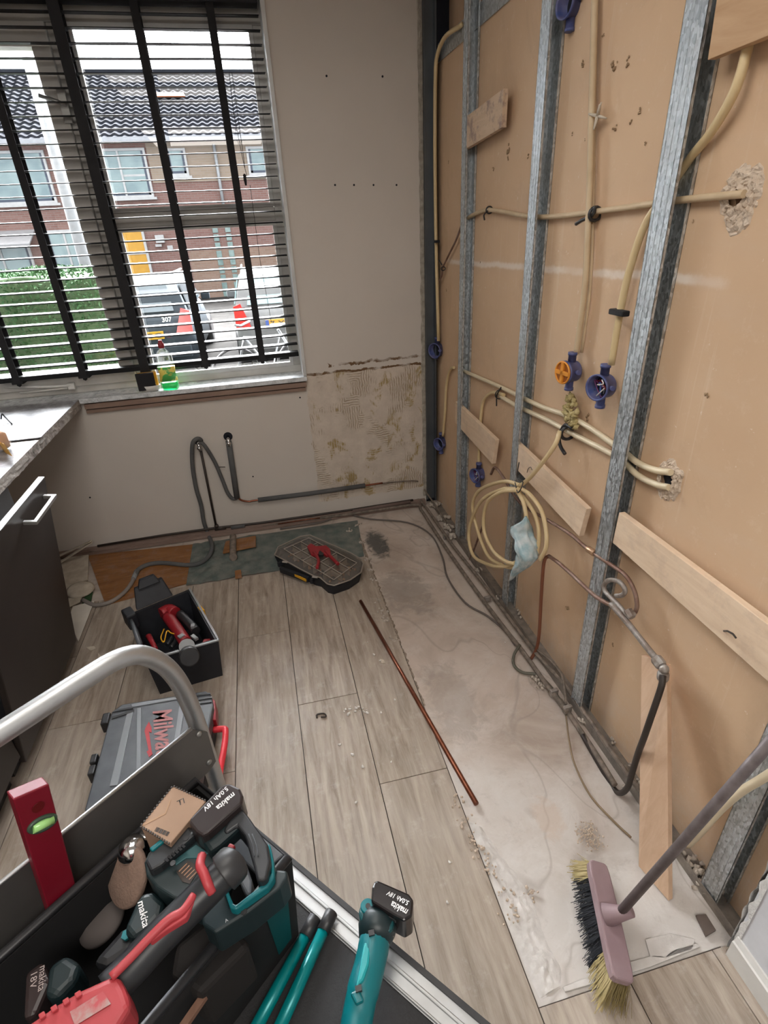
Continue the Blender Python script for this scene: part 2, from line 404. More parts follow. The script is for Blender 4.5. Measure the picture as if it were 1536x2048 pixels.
FRAMEP = pm('cream_window_paint', (.60, .58, .54), .35)
CEIL = pm('ceiling_white', (.8, .79, .77), .9)
DARKW = pm('side_wall_paint', (.55, .50, .45), .9)
BLK = pm('black_plastic', (.018, .018, .02), .42, c2=(.028, .028, .03), sc=30)
BLKG = pm('glossy_black_slats', (.007, .008, .009), .42, c2=(.010, .010, .011), spec=.22)
BLKT = pm('black_tape', (.012, .012, .014), .85)
RUB = pm('dark_rubber', (.03, .03, .032), .8, bump=.4, sc=90)
NAVY = pm('dark_navy_plastic', (.009, .010, .014), .6, c2=(.014, .016, .022), sc=20)
GREYP = pm('grey_plastic', (.07, .078, .09), .45, c2=(.10, .108, .12), sc=14)
LGREY = pm('light_grey_plastic', (.27, .28, .29), .5)
RED = pm('red_plastic', (.33, .018, .028), .4, c2=(.27, .014, .02))
REDL = pm('red_painted_aluminium', (.20, .005, .018), .45)
CRED = pm('coral_red_plastic', (.42, .045, .055), .45)
TEAL = pm('teal_plastic', (.0, .15, .17), .4, c2=(.0, .12, .14), sc=12)
TEALD = pm('dark_teal_plastic', (.009, .022, .025), .42, c2=(.008, .018, .021))
CHAR = pm('charcoal_plastic', (.017, .019, .022), .38)
WTXT = pm('white_print', (.8, .8, .8), .5)
YEL = pm('yellow_plastic', (.75, .38, .015), .45)
ALU = NT('brushed_aluminium'); ALU.set(color=(.46, .47, .475), metal=.9, rough=ALU.ramp(ALU.noise(40, 4, vec=ALU.map((1, 1, 12))), [(.3, .36), (.7, .5)])); ALU = ALU.m
ALUP = pm('grey_coated_plate', (.11, .105, .10), .4, .4)
CHR = pm('chrome', (.75, .75, .76), .12, 1)
STEEL = pm('nickel_handle', (.40, .40, .385), .42, .8)
COPPER = pm('copper_pipe', (.30, .11, .065), .36, .8, c2=(.20, .07, .04), sc=30)
OLDCU = pm('oxidised_copper_pipe', (.19, .10, .07), .6, .4, c2=(.29, .20, .16), sc=30)
DUSTPIPE = pm('dust_covered_pipe', (.25, .20, .165), .85, .1, c2=(.13, .11, .09), sc=45, bump=.5)
PAINTPIPE = pm('silver_painted_pipe', (.38, .36, .34), .55, .4, c2=(.22, .17, .14), sc=40, bump=.4)
BLKPIPE = pm('black_steel_pipe', (.045, .035, .03), .5, .3)
CREAM = pm('cream_conduit', (.66, .52, .30), .38, c2=(.60, .46, .25), sc=9)
CREAM2 = pm('pale_cream_cable', (.70, .60, .42), .4)
OLDC = pm('dusty_cream_conduit', (.50, .38, .24), .6, c2=(.60, .47, .31), sc=14)
BLUE = pm('blue_box_plastic', (.05, .075, .23), .45, c2=(.12, .12, .24), sc=30)
ORC = pm('orange_cap_plastic', (.75, .30, .035), .45)
GREYH = pm('grey_foam_insulation', (.085, .088, .09), .85, c2=(.12, .12, .12), bump=.3)
GREYHOSE = pm('grey_hose', (.27, .24, .22), .6)
BRSHBK = pm('black_bristles', (.015, .018, .025), .8)
BRSYEL = pm('yellow_bristles', (.38, .30, .12), .8, c2=(.55, .46, .24))
MAUVE = pm('mauve_broom_plastic', (.25, .165, .18), .55, c2=(.31, .22, .235))
POLE = pm('worn_grey_pole', (.17, .145, .145), .5, .2, c2=(.11, .09, .09), sc=30)
FOAM = pm('yellowed_foam', (.38, .30, .12), .9, c2=(.55, .46, .24), bump=.8, sc=70)
PLUMP = pm('crumbling_plaster', (.55, .44, .34), .95, c2=(.64, .54, .44), bump=.9, sc=50)
RUBBLE = pm('grey_rubble', (.38, .33, .28), .95, c2=(.52, .46, .40), bump=.8, sc=50)
CARD = pm('brown_cardboard', (.33, .215, .145), .85, c2=(.28, .18, .12))
INK = pm('dark_print', (.05, .04, .035), .7)
SAND = pm('brown_sanding_disc', (.22, .145, .11), .9, bump=.5, sc=80)
TEALU = pm('green_underlay_foil', (.085, .115, .108), .5, c2=(.19, .20, .18), sc=14, bump=.8, bsc=26, det=8)
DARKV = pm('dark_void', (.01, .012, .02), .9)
DOORF = pm('dark_taupe_front', (.022, .017, .015), .45, c2=(.028, .021, .018))
PAPER = pm('old_white_board', (.62, .56, .47), .8, c2=(.46, .40, .32), sc=20)
BAG = NT('thin_blue_plastic'); BAG.set(color=BAG.ramp(BAG.noise(20, 3), [(.4, (.45, .66, .74)), (.6, (.8, .9, .93))]), rough=.25, trans=.25, alpha=.85); BAG = BAG.m
CLEAR = NT('smoked_clear_plastic'); CLEAR.set(color=(.80, .70, .60), rough=.15, trans=.9, alpha=.25); CLEAR = CLEAR.m
CLEARB = NT('clear_bottle'); CLEARB.set(color=(.9, .97, .95), rough=.05, trans=.9, alpha=.35); CLEARB = CLEARB.m
SOAP = NT('green_dish_soap'); SOAP.set(color=(.01, .75, .22), rough=.1, trans=.6); SOAP = SOAP.m
GREENV = pm('lime_vial', (.45, .85, .30), .15)
VIALD = pm('vial_rim', (.05, .09, .06), .4)
GLS = glass('window_glass')

# ------------------------------------------------------------------ the setting
YB = 2.90; XP = .950; XF = .902
floor = struct('floor', MB().bb(-2.2, 1.6, -4.2, 2.93, -.08, -.006), SCR)
# laminate planks, each with its own offset in grain
def planks():
    me = bpy.data.meshes.new('laminate_planks'); vs = []; fs = []; pid = []
    def q(x0, x1, y0, y1):
        g = .0014; o = len(vs); x0 += g; x1 -= g; y0 += g; y1 -= g
        if x1 <= x0 or y1 <= y0: return
        for z in (-.0055, 0.0): vs.extend([(x0, y0, z), (x1, y0, z), (x1, y1, z), (x0, y1, z)])
        for f in ((4, 5, 6, 7), (0, 1, 5, 4), (1, 2, 6, 5), (2, 3, 7, 6), (3, 0, 4, 7)): fs.append([i + o for i in f])
        p = random.random(); pid.extend([p] * 5)
    wd = .2235; L = 1.29
    butt = {0: 1.083, 1: 1.472, 2: .62, 3: 1.25, 4: .35, 5: 1.6, -1: .1, -2: .9}
    for k in range(-3, 11):
        x1 = .387 - k * wd; x0 = x1 - wd; b = butt.get(k, .7)
        top = 2.392 if x0 > -.6 else 2.392
        y = b - L * 5
        while y < top:
            ya, yb = max(y, -4.1), min(y + L, top)
            if k < 0:
                yb = min(yb, .462)
            if yb > ya and x1 > -2.2 and x0 < 1.2: q(x0, min(x1, 1.2), ya, yb)
            y += L
    me.from_pydata(vs, [], fs); me.update()
    a = me.attributes.new('pid', 'FLOAT', 'FACE'); a.data.foreach_set('value', pid)
    me.materials.append(LAM)
    o = bpy.data.objects.new('laminate_planks', me); COL.objects.link(o); o.parent = floor; return o
planks()
struct('edge_joint', MB().bb(.3835, .389, .46, 2.39, -.0059, -.0035).bb(.389, .86, .459, .4635, -.0059, -.0035), pm('dark_edge_joint', (.07, .055, .045), .9), floor)
gr_ = MB()
gr_.grid(lambda u, v: V(.3865 + .016 * (v - .5) * (1 + .9 * noise.noise(V(u * 60, 1, 3))) + .004 * noise.noise(V(u * 25, 7, 1)), 1.35 + 1.25 * u, -.006 + max(0, .011 * math.sin(v * math.pi) * (.5 + .9 * noise.noise(V(u * 90, v * 3, 5))) * min(1, u * 3))), 500, 6, False)
struct('glue_ridge', gr_, pm('old_brown_glue', (.20, .155, .12), .9, c2=(.34, .28, .22), sc=60, bump=.8), floor)
struct('seam_dark_sheet', MB().bb(-2.2, .385, -4.1, 2.39, -.0059, -.0056).bb(.385, 1.2, -4.1, .46, -.0059, -.0056), pm('dark_joint', (.03, .022, .018), .9), floor)  # dark sheet added under the planks so the seams stay dark
struct('ceiling', MB().bb(-2.2, 1.6, -4.3, 3.1, 2.56, 2.66), CEIL)
# back wall with window opening x -1.95..0.2, z .86..2.42
wb = MB().bb(-2.2, .872, YB, YB + .22, -.08, .845).bb(-2.2, -1.95, YB, YB + .22, .845, 2.6).bb(.203, .872, YB, YB + .22, .845, 2.6).bb(-1.95, .203, YB, YB + .22, 2.44, 2.6)
wall_back = struct('wall_back', wb, PLA)
for px, py in ((653, 152), (765, 153), (670, 370), (708, 370), (747, 370), (793, 370), (506, 953), (600, 795), (180, 995)):
    p = W(px, py, 'y', YB); MB().lathe([(.0045, 0), (.0045, .002)], p + V(0, -.0015, 0), (0, 1, 0), 10).build('drill_hole', DARKV, wall_back)
MB().prism([W(200, 800, 'y', YB - .002), W(290, 790, 'y', YB - .002), W(288, 800, 'y', YB - .002), W(205, 812, 'y', YB - .002)], (0, .001, 0)).build('torn_paint', RUBBLE, wall_back)
bc_ = MB()
bc_.grid(lambda u, v: V(.852 + .022 * v + .006 * noise.noise(V(u * 50, v, 4)) * (1 - v), 2.8995 - .004 * abs(noise.noise(V(u * 70, v * 4, 8))) * (1 if 0 < v < 1 else 0), .05 + 2.45 * u), 500, 4, False)
bc_.build('broken_edge', pm('crumbled_corner', (.30, .27, .22), .95, c2=(.46, .42, .36), sc=30, bump=.9), wall_back)
# right wall: back of the gypsum boards of the room behind
wr = MB().bb(XP, XP + .0125, .30, 2.93, -.03, 2.215).bb(XP + .06, XP + .08, .3, 2.95, 2.1, 2.6)
wall_right = struct('wall_right', wr, GYP)
# near-black sheets added for the darkness in the void above and behind
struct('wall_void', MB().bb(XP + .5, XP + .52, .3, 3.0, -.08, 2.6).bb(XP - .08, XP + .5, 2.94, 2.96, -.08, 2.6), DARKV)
# finished plastered end of the right wall, near the camera
wn = MB().bb(.872, .945, -4.2, .452, .0, 2.56)
wall_near = struct('wall_right_finished', wn, pm('white_plasterboard', (.66, .67, .70), .8, bump=.2))
ed = MB()
ed.grid(lambda u, v: V(.871 + .075 * v, .452 + .012 * abs(noise.noise(V(u * 40, v * 5, 2))) + .006, .0 + 2.55 * u), 220, 5, False)
ed.grid(lambda u, v: V(.8715 - .001 * v, .452 - .012 * v + .010 * noise.noise(V(u * 60, 1, 2)) * (1 - v), 2.55 * u), 220, 2, False)
ed.build('broken_edge', pm('broken_plaster_edge', (.70, .69, .67), .95, bump=.8, sc=60), wall_near)
bb_ = MB().prism([V(.858, .447, 0), V(.872, .447, 0), V(.872, .447, .075), V(.868, .447, .075), V(.862, .447, .062), V(.858, .447, .06)], (0, -4.6, 0))
struct('baseboard_right', bb_, WHITEP)
struct('wall_left', MB().bb(-1.65, -1.53, -4.2, 2.93, -.08, 2.6), DARKW)
struct('wall_rear', MB().bb(-2.2, 1.6, -4.25, -4.15, -.08, 2.6), pm('dark_rear_wall', (.16, .14, .125), .9))
# window
wf = MB()
Y0, Y1 = 3.02, 3.09
wf.bb(.158, .203, Y0, Y1, .905, 2.33)                      # right jamb
wf.bb(-1.95, .203, Y0, Y1, 2.33, 2.44)                     # head
wf.bb(-1.95, .203, Y0, Y1, .868, .905)                     # cill
wf.bb(-.650, -.575, Y0, Y1, .905, 2.33)                    # mullion
wf.bb(-1.95, -1.89, Y0, Y1, .905, 2.33)
wf.bb(-.575, .158, Y0 + .005, Y1, 1.600, 1.662)            # transom
win = struct('window_1', wf, FRAMEP, bevel=.003)
struct('window_sash', MB().bb(-.72, -.651, Y0 - .02, Y1 - .02, .986, 2.249).bb(-1.889, -1.82, Y0 - .02, Y1 - .02, .986, 2.249).bb(-1.889, -.651, Y0 - .02, Y1 - .02, .906, .986).bb(-1.889, -.651, Y0 - .02, Y1 - .02, 2.249, 2.329), FRAMEP, win, bevel=.003)
struct('window_bead', MB().bb(-.575, -.555, Y0 - .008, Y0 + .01, .905, 1.60).bb(-.575, -.555, Y0 - .008, Y0 + .01, 1.662, 2.33).bb(.14, .158, Y0 - .004, Y0 + .01, .905, 1.6).bb(.14, .158, Y0 - .004, Y0 + .01, 1.662, 2.33).bb(-.555, .14, Y0 - .008, Y0 + .01, .905, .925).bb(-.555, .14, Y0 - .008, Y0 + .01, 1.582, 1.6).bb(-.555, .14, Y0 - .008, Y0 + .01, 1.662, 1.68).bb(-.555, .14, Y0 - .008, Y0 + .01, 2.312, 2.33), WHITEP, win)
for a in ((-.575, .158, .905, 1.6), (-.575, .158, 1.662, 2.33), (-1.83, -.70, .97, 2.27)):
    struct('window_pane', MB().bb(a[0], a[1], 3.05, 3.054, a[2], a[3]), GLS, win)
ha = MB().tube([W(78, 190, 'y', 2.99), W(133, 210, 'y', 2.985)], .008, 8).box(W(130, 212, 'y', 3.0), (.03, .03, .12))
struct('window_handle', ha, STEEL, win)
# casement stay at the foot of the sash
st_ = MB().tube([W(8, 774, 'y', 2.975), W(100, 774, 'y', 2.975), W(140, 771, 'y', 2.98)], .006, 8).box(W(143, 772, 'y', 2.985), (.03, .02, .03)).tube([W(40, 786, 'y', 2.975), W(135, 776, 'y', 2.975)], .004, 8)
struct('window_stay', st_, WHITEP, win)
struct('window_lining', MB().bb(.196, .212, 2.888, 3.02, .87, 2.44), pm('white_reveal_trim', (.62, .63, .62), .4), win)
struct('window_sill', MB().bb(-1.95, .212, 2.874, 3.09, .845, .868), SILL, win, bevel=.002)
struct('trim_1', MB().bb(-.90, .205, 2.878, 2.899, .815, .838).bb(-.90, .2, 2.884, 2.9, .792, .808), m_wood('brown_support_batten', (.20, .13, .10), (.29, .20, .155), 'X'))
# skirting strip and pipe boxing foot of back wall
struct('baseboard_back', MB().bb(-1.4, .86, 2.872, 2.9, -.01, .035).bb(-1.4, .3, 2.862, 2.875, .0, .018), m_wood('stained_skirting', (.20, .135, .11), (.29, .215, .18), 'X', 6))

# ------------------------------------------------------------------ venetian blind
bl = thing('venetian_blind', 'black wooden venetian blind with wide tapes hanging in the window', 'blind', (-.8, 2.945, .96))
bx0, bx1 = -1.93, .187
MB().bb(bx0, bx1, 2.920, 2.990, 2.375, 2.44).build('headrail', BLKT, bl)
sl = MB(); z = 1.073
ns = 29
for i in range(ns):
    z = 1.03 + (2.345 - 1.03) * i / (ns - 1)
    def f(u, v, z=z):
        yy = (v - .5)
        return V(bx0 + (bx1 - bx0) * u, 2.957 + yy * .049, z + yy * .0042 + .0018 * (1 - 4 * yy * yy) - .002 + .0008 * math.sin(u * 9 + i))
    sl.grid(f, 8, 4)
sl.build('slats', BLKG, bl, solid=.0025)
MB().bb(bx0, bx1, 2.932, 2.984, .966, .99).build('bottom_rail', BLKG, bl, bevel=.003)
for tx, tw in ((-1.475, .032), (-1.177, .032), (-.877, .032), (-.587, .044), (-.293, .032), (-.004, .032)):
    tp = MB()
    for yy in (2.930, 2.986):
        tp.bb(tx - tw / 2, tx + tw / 2, yy - .0008, yy + .0008, .966, 2.38)
    for i in range(ns):
        zz = 1.03 + (2.345 - 1.03) * i / (ns - 1) - .004
        tp.bb(tx - tw / 2, tx - tw / 2 + .010, 2.930, 2.986, zz - .0008, zz); tp.bb(tx + tw / 2 - .010, tx + tw / 2, 2.930, 2.986, zz - .0008, zz)
    tp.box((tx, 2.957, .962), (.05, .054, .012)).ball((tx, 2.945, .952), .012, 1)
    tp.build('ladder_tape', BLKT, bl)
cd = MB().tube([W(458, 145, 'y', 2.9), W(468, 230, 'y', 2.9), W(488, 330, 'y', 2.9), W(494, 352, 'y', 2.9)], .0013, 6).tube([W(464, 145, 'y', 2.9), W(490, 335, 'y', 2.9)], .0013, 6).tube([W(500, 370, 'y', 2.9), W(520, 520, 'y', 2.9), W(543, 645, 'y', 2.9)], .0011, 6)
co = cd.build('pull_cord', BLKT, bl)
MB().lathe([(.004, 0), (.007, .02), (.007, .04), (.003, .045)], W(492, 371, 'y', 2.9), (0, 0, 1), 10).build('cord_weight', BLKT, co)

# ------------------------------------------------------------------ worktop and dishwasher
wt = thing('worktop', 'grey speckled stone-look worktop with chipped front edge left of the window', 'worktop', (-1.2, 2.0, .83))
XE = -.915
MB().prism([V(XE, 2.885, .868), V(XE, 2.31, .868), V(-1.53, 2.31, .868), V(-1.53, 2.885, .868)], (0, 0, -.004)).build('worktop_surface', WT, wt)
MB().prism([V(XE, 2.295, .862), V(XE, -.6, .862), V(-1.53, -.6, .862), V(-1.53, 2.295, .862)], (0, 0, -.004)).build('worktop_surface', WT, wt)
edge = MB()
def fe(u, v):
    y = -.6 + 3.48 * u; k = noise.noise(V(y * 30, v * 9, 0)) * .004 if .2 < v < 1 else 0
    return V(XE + .001 + k, y, .866 - .04 * v - (.006 * abs(noise.noise(V(y * 22, 5, 1))) if v > .9 else 0))
edge.grid(fe, 260, 5, False)
edge.build('worktop_edge', CHIP, wt)
MB().bb(-1.53, XE - .001, -.6, 2.88, .828, .857).build('worktop_core', CHIP, wt)
dw = thing('dishwasher', 'dark taupe fronted dishwasher with its door ajar under the worktop', 'dishwasher', (-1.2, 1.65, 0))
MB().bb(-1.5, -.955, 1.42, 2.0, .1, .82).build('body', pm('grey_appliance_metal', (.12, .12, .125), .4, .3), dw)
MB().bb(-1.5, -1.0, 1.42, 2.0, .0, .1).build('plinth', BLK, dw)
# door tilted outwards at the top
pb0, pt0 = V(-.935, 2.0, .075), V(-.826, 2.0, .812)
dv = (pt0 - pb0); L_ = dv.length; dv.normalize(); nn = V(dv.z, 0, -dv.x)
def dp(t, y, o): return pb0 + dv * t * L_ + V(0, y - 2.0, 0) + nn * o
door = MB().prism([dp(0, 2.0, 0), dp(1, 2.0, 0), dp(1, 1.40, 0), dp(0, 1.40, 0)], nn * -.020)
dr = door.build('door', DOORF, dw, bevel=.002)
MB().prism([dp(1.001, 2.0, 0), dp(1.001, 1.40, 0), dp(1.001, 1.40, -.02), dp(1.001, 2.0, -.02)], dv * .001).build('door_top_edge', LGREY, dr)
h1, h2 = dp(.925, 1.955, 0), dp(.925, 1.755, 0)
hm = MB().bar(h1 + nn * .035, h2 + nn * .035, .012, .014, up=dv).bar(h1, h1 + nn * .041, .014, .012, up=dv).bar(h2, h2 + nn * .041, .014, .012, up=dv)
hm.build('door_handle', STEEL, dr, bevel=.0015)
cb = thing('base_cabinet', 'dark taupe base cabinet nearest the camera, beside the dishwasher', 'cabinet', (-1.2, .8, 0))
MB().bb(-1.5, -.955, -.5, 1.39, .1, .82).build('body', DOORF, cb)
MB().bb(-1.5, -1.0, -.5, 1.39, 0, .1).build('plinth', BLK, cb)
MB().bb(-.952, -.932, .80, 1.385, .12, .81).build('door', DOORF, cb, bevel=.002)
# things on worktop
jr = thing('glass_jar', 'clear glass jar with orange contents at the left edge of the worktop', 'jar', W(6, 905, 'z', .868))
jb = W(4, 898, 'z', .868)
MB().lathe([(.034, 0), (.037, .006), (.037, .085), (.03, .1), (.03, .108)], jb, seg=20).build('jar_glass', pm('milky_glass', (.6, .6, .58), .08, alpha=.35), jr)
MB().lathe([(.031, 0), (.031, .05), (.02, .058)], jb + V(0, 0, .006), seg=16).build('orange_contents', pm('orange_spice', (.55, .20, .03), .8), jr)
MB().bar(W(0, 893, 'z', .875), W(16, 900, 'z', .905), .05, .001, up=(1, -1, .3)).build('jar_label', YEL, jr)
single('wire_clip', MB().tube(catmull([W(2, 838, 'z', .885), W(4, 828, 'z', .90), W(10, 834, 'z', .885), W(24, 848, 'z', .872)], 5), .003, 6), BLKT, 'small bent black wire lying on the worktop behind the jar', 'wire')

def oval(prof, base, sx_, sy_, seg=24):
    m = MB().lathe(prof, (0, 0, 0), seg=seg)
    m.v = [Vector(base) + V(v.x * sx_, v.y * sy_, v.z) for v in m.v]; return m
# sill items
sb = W(342, 776, 'y', 2.902); sb.z = .868
bt = thing('dish_soap_bottle', 'half empty clear bottle of green dish soap with red cap on the window sill', 'bottle', sb)
oval([(.040, 0), (.043, .01), (.043, .05), (.038, .08), (.041, .12), (.039, .165), (.026, .19), (.013, .2), (.012, .208)], sb, 1.0, .6).build('bottle_body', CLEARB, bt)
oval([(.036, .003), (.040, .012), (.040, .036)], sb, 1.0, .58).build('green_soap', SOAP, bt)
oval([(.0441, .045), (.0398, .08), (.0426, .115)], sb, 1.0, .61).build('bottle_label', pm('green_yellow_label', (.08, .42, .09), .5, c2=(.75, .62, .12), sc=22, lo=.48, hi=.53), bt)
MB().lathe([(.013, .205), (.015, .21), (.015, .225), (.009, .235), (.009, .243)], sb, seg=16).build('bottle_cap', RED, bt)
db = W(302, 778, 'y', 2.902); db.z = .868
di = single('soap_dish', oval([(.03, 0), (.045, .008), (.05, .03), (.046, .03), (.04, .012), (.005, .008)], db, 1.0, .56), WHITEP, 'small white dish holding the sponge on the window sill', 'dish')
sp = thing('sponge', 'black and yellow scouring sponge standing in the white sill dish', 'sponge', db + V(0, 0, .03))
MB().box(db + V(-.012, -.014, .052), (.085, .018, .085), rz=.1).build('scourer_pad', BLKT, sp, bevel=.003)
MB().box(db + V(-.004, .006, .052), (.09, .02, .082), rz=.1).build('sponge_body', YEL, sp, bevel=.004)

# ------------------------------------------------------------------ metal studs and wall hardware
def stud_mb(yb0, yb1, yt0, yt1, z0, z1, xf=XF, xb=XP - .001, xo=0):
    """C profile, flange to the room, open side towards the camera"""
    m = MB(); t = .0012
    def pt(x, k, z):
        a = (z - z0) / (z1 - z0)
        return V(x, (yb0 + (yt0 - yb0) * a) * (1 - k) + (yb1 + (yt1 - yb1) * a) * k, z)
    def sheet(pa, pb, off):
        (xa, ka), (xb_, kb) = pa, pb
        m.prism([pt(xa, ka, z0), pt(xb_, kb, z0), pt(xb_, kb, z1), pt(xa, ka, z1)], off)
    n = 7
    for i in range(n):                                  # ribbed front flange
        k0, k1 = i / n, (i + 1) / n
        d0 = 0 if i % 2 == 0 else .0009; d1 = d0
        sheet((xf + d0, k0), (xf + d1, k1), (t, 0, 0))
    sheet((xf, 1), (xb, 1), (0, -t, 0)); sheet((xb - t, 0), (xb - t, 1), (t, 0, 0))
    sheet((xf, 0), (xf + .007, 0), (0, t, 0)); sheet((xb - .008, 0), (xb, 0), (0, t, 0))
    return m
studs = [((1.166, 1.221), (1.146, 1.216), 'third metal stud from the window corner, wide and pale, behind the bent pipe'),
         ((1.776, 1.822), (1.778, 1.838), 'second metal stud from the window corner, behind the coiled cable'),
         ((2.40, 2.448), (2.415, 2.463), 'narrow metal stud nearest the window corner, beside the upper smeared batten'),
         ((.535, .585), (.53, .58), 'short visible metal stud at the right edge beside the white wall')]
for (b, tp, lab) in studs:
    z1 = 2.55
    o = single('metal_stud', stud_mb(b[0], b[1], tp[0] , tp[1], .002, z1), ZN, 'galvanised ' + lab, 'stud', group=None)
single('corner_stud', MB().bb(.874, .878, 2.88, 2.899, .03, 2.55).bb(.874, .925, 2.896, 2.899, .03, 2.55).bb(.921, .925, 2.86, 2.899, .03, 2.55), pm('dark_steel_profile', (.16, .18, .20), .45, .7), 'dark metal profile standing in the corner where the walls meet', 'stud')
tr_ = MB().bb(XF - .004, XP, .30, 2.88, -.004, 0.0).bb(XF - .004, XF - .003, .30, 2.88, 0, .03)
single('floor_track', tr_, pm('dusty_steel', (.20, .175, .155), .7, .4, c2=(.32, .28, .24), sc=30), 'dusty metal floor track running along the foot of the stud wall', 'track')
rl = MB().bb(XP - .006, XP - .002, 1.9, 2.9, 2.18, 2.245)
single('wall_rail', rl, ZN, 'horizontal metal rail along the top edge of the tan board', 'rail')
def board(name, px, X, th, m, label, grp=None, bev=.001):
    pts = [W(a, b, 'x', X) for a, b in px]
    return single(name, MB().prism(pts, (th, 0, 0)), m, label, 'board', grp, bevel=bev)
board('wood_batten', [(923, 240), (1007, 177), (1003, 255), (923, 303)], XF + .003, .018, SMEAR, 'short batten smeared with glue fixed high beside the first stud')
board('wood_batten', [(911, 803), (991, 880), (984, 928), (910, 845)], XF + .003, .018, PINE, 'pale pine batten at counter height between first and second stud')
board('wood_batten', [(1030, 882), (1173, 1018), (1158, 1073), (1027, 932)], XF + .003, .018, PINE, 'pale pine batten behind the cable coil, between second and third stud')
board('wood_batten', [(1238, 1025), (1560, 1267), (1560, 1385), (1225, 1085)], XF + .003, .018, PINE, 'longest pale pine batten reaching the right edge, with a hook in it')
board('plywood_offcut', [(1436, -20), (1415, 120), (1560, 62), (1560, -60)], XF + .002, .018, PLY, 'plywood board at the top right beside the wide stud')
# hooks in battens
single('screw_hook', MB().tube([W(1448, 1262, 'x', .905), W(1455, 1262, 'x', .88), W(1466, 1268, 'x', .87), W(1472, 1276, 'x', .868)], .0022, 6), BLKPIPE, 'rusty bent screw hook in the longest pine batten', 'hook')
single('screw_hook', MB().tube(catmull([W(1054, 945, 'x', .905), W(1056, 938, 'x', .893), W(1061, 934, 'x', .890), W(1064, 940, 'x', .889)], 4), .0012, 6), BLKPIPE, 'small thin hook in the batten behind the cable coil', 'hook')
# leaning plank
lp = [V(.785, .668, .002), V(.805, .576, .002), W(1334, 1330, 'x', .896), W(1283, 1310, 'x', .893)]
nrm = (lp[1] - lp[0]).cross(lp[3] - lp[0]).normalized()
if nrm.x < 0: nrm = -nrm
single('leaning_plank', MB().prism(lp, nrm * .018), LEANW, 'loose reddish plank leaning upright against the tan board behind the broom pole', 'plank', bevel=.001)

def path(pts, X): return [W(p[0], p[1], 'x', p[2] if len(p) > 2 else X) for p in pts]
def run(name, pts, X, r, m, label, cat='cable', n=6, seg=10, grp=None):
    return single(name, MB().tube(catmull(path(pts, X), n), r, seg), m, label, cat, grp)
run('conduit', [(1190, -20), (1184, 200), (1179, 380), (1175, 480), (1171, 560), (1162, 640), (1152, 708)], .925, .0085, OLDC, 'long cream conduit coming down to the orange-capped box', 'conduit')
run('conduit', [(1192, -20), (1187, 330), (1181, 560), (1163, 705)], .941, .005, OLDC, 'thin cream cable running behind the conduit of the orange-capped box', 'cable')
run('conduit', [(1505, 20, .94), (1495, 95, .93), (1470, 180, .925), (1425, 260, .93), (1378, 320, .94), (1330, 390, .94), (1290, 450, .93), (1262, 530, .925), (1243, 610, .925), (1222, 730, .92)], .93, .0095, CREAM, 'thick yellow conduit bowing behind the wide stud to the open blue box', 'conduit')
run('conduit', [(926, 47, .94), (918, 54, .93), (892, 72, .92), (876, 105, .92), (871, 150, .92), (870, 300, .92), (872, 480, .92), (877, 682, .92)], .92, .0085, CREAM, 'cream conduit curving down the corner to the highest blue box of the left bay', 'conduit')
run('conduit', [(928, 441), (950, 428), (975, 420), (1010, 424), (1045, 431), (1085, 434), (1140, 430), (1200, 422), (1260, 414), (1330, 404), (1400, 396), (1488, 388)], .936, .0075, OLDC, 'horizontal dusty conduit crossing the studs at eye height into the plaster hole', 'conduit')
run('conduit', [(918, 738), (960, 756), (1010, 778), (1080, 812), (1150, 838), (1235, 894), (1275, 925), (1310, 940), (1342, 945)], .935, .0085, CREAM2, 'upper one of the two parallel cream conduits at counter height', 'conduit')
run('conduit', [(1000, 792), (1040, 815), (1090, 838), (1150, 870), (1235, 915), (1275, 950), (1310, 968), (1338, 975)], .936, .0085, CREAM2, 'lower one of the two parallel cream conduits at counter height', 'conduit')
run('conduit', [(1008, 790, .935), (985, 785), (968, 800), (962, 830), (959, 880), (957, 935)], .935, .0075, CREAM, 'short yellow conduit dropping behind the small pine batten to a low blue box', 'conduit')
run('conduit', [(908, 735), (900, 740), (893, 770), (890, 820), (886, 872)], .935, .0075, CREAM, 'short cream conduit beside the first stud going to the lowest corner box', 'conduit')
run('thin_cable', [(925, 445), (912, 480), (895, 515), (886, 535), (882, 555), (868, 572), (852, 578)], .93, .0045, OLDCU, 'thin brown cable bending from the first stud into the corner', 'cable')
# ties and clips
def tie(px, X, r, label, tail=None, sz=1):
    c = W(px[0], px[1], 'x', X)
    ring = [c + V(math.cos(a) * r * 1.1, 0, math.sin(a) * r) + V(0, -.003, 0) for a in [i * 2 * math.pi / 14 for i in range(14)]]
    m = MB().tube(ring, .0028 * sz, 6, closed=True)
    if tail: m.tube(catmull(path(tail, X - .01), 4), .003 * sz, 6)
    return single('cable_tie', m, BLK, label, 'cable tie')
tie((978, 420), .934, .012, 'black cable tie on the eye-height conduit near the first stud', [(975, 422), (968, 430), (969, 440)])
tie((1189, 428), .934, .016, 'wide dark strap where the eye-height conduit crosses the vertical one', [(1190, 412), (1185, 430), (1165, 440), (1152, 448)], 1.7)
tie((1000, 788), .934, .02, 'black cable tie hooking the two parallel conduits near the first stud', [(1002, 775), (994, 790), (993, 812)])
tie((886, 537), .928, .009, 'tiny black tie on the thin brown corner cable', [(884, 530), (878, 520)])
tie((1135, 865), .932, .022, 'curled black strap below the foam around the parallel conduits', [(1146, 858), (1130, 850), (1119, 870), (1120, 890), (1130, 908)], 2.0)
single('foam_clip', MB().box(W(1238, 625, 'x', .915), (.022, .062, .014)), BLKT, 'dark block clipped across the conduit above the open blue box', 'clip', bevel=.003)
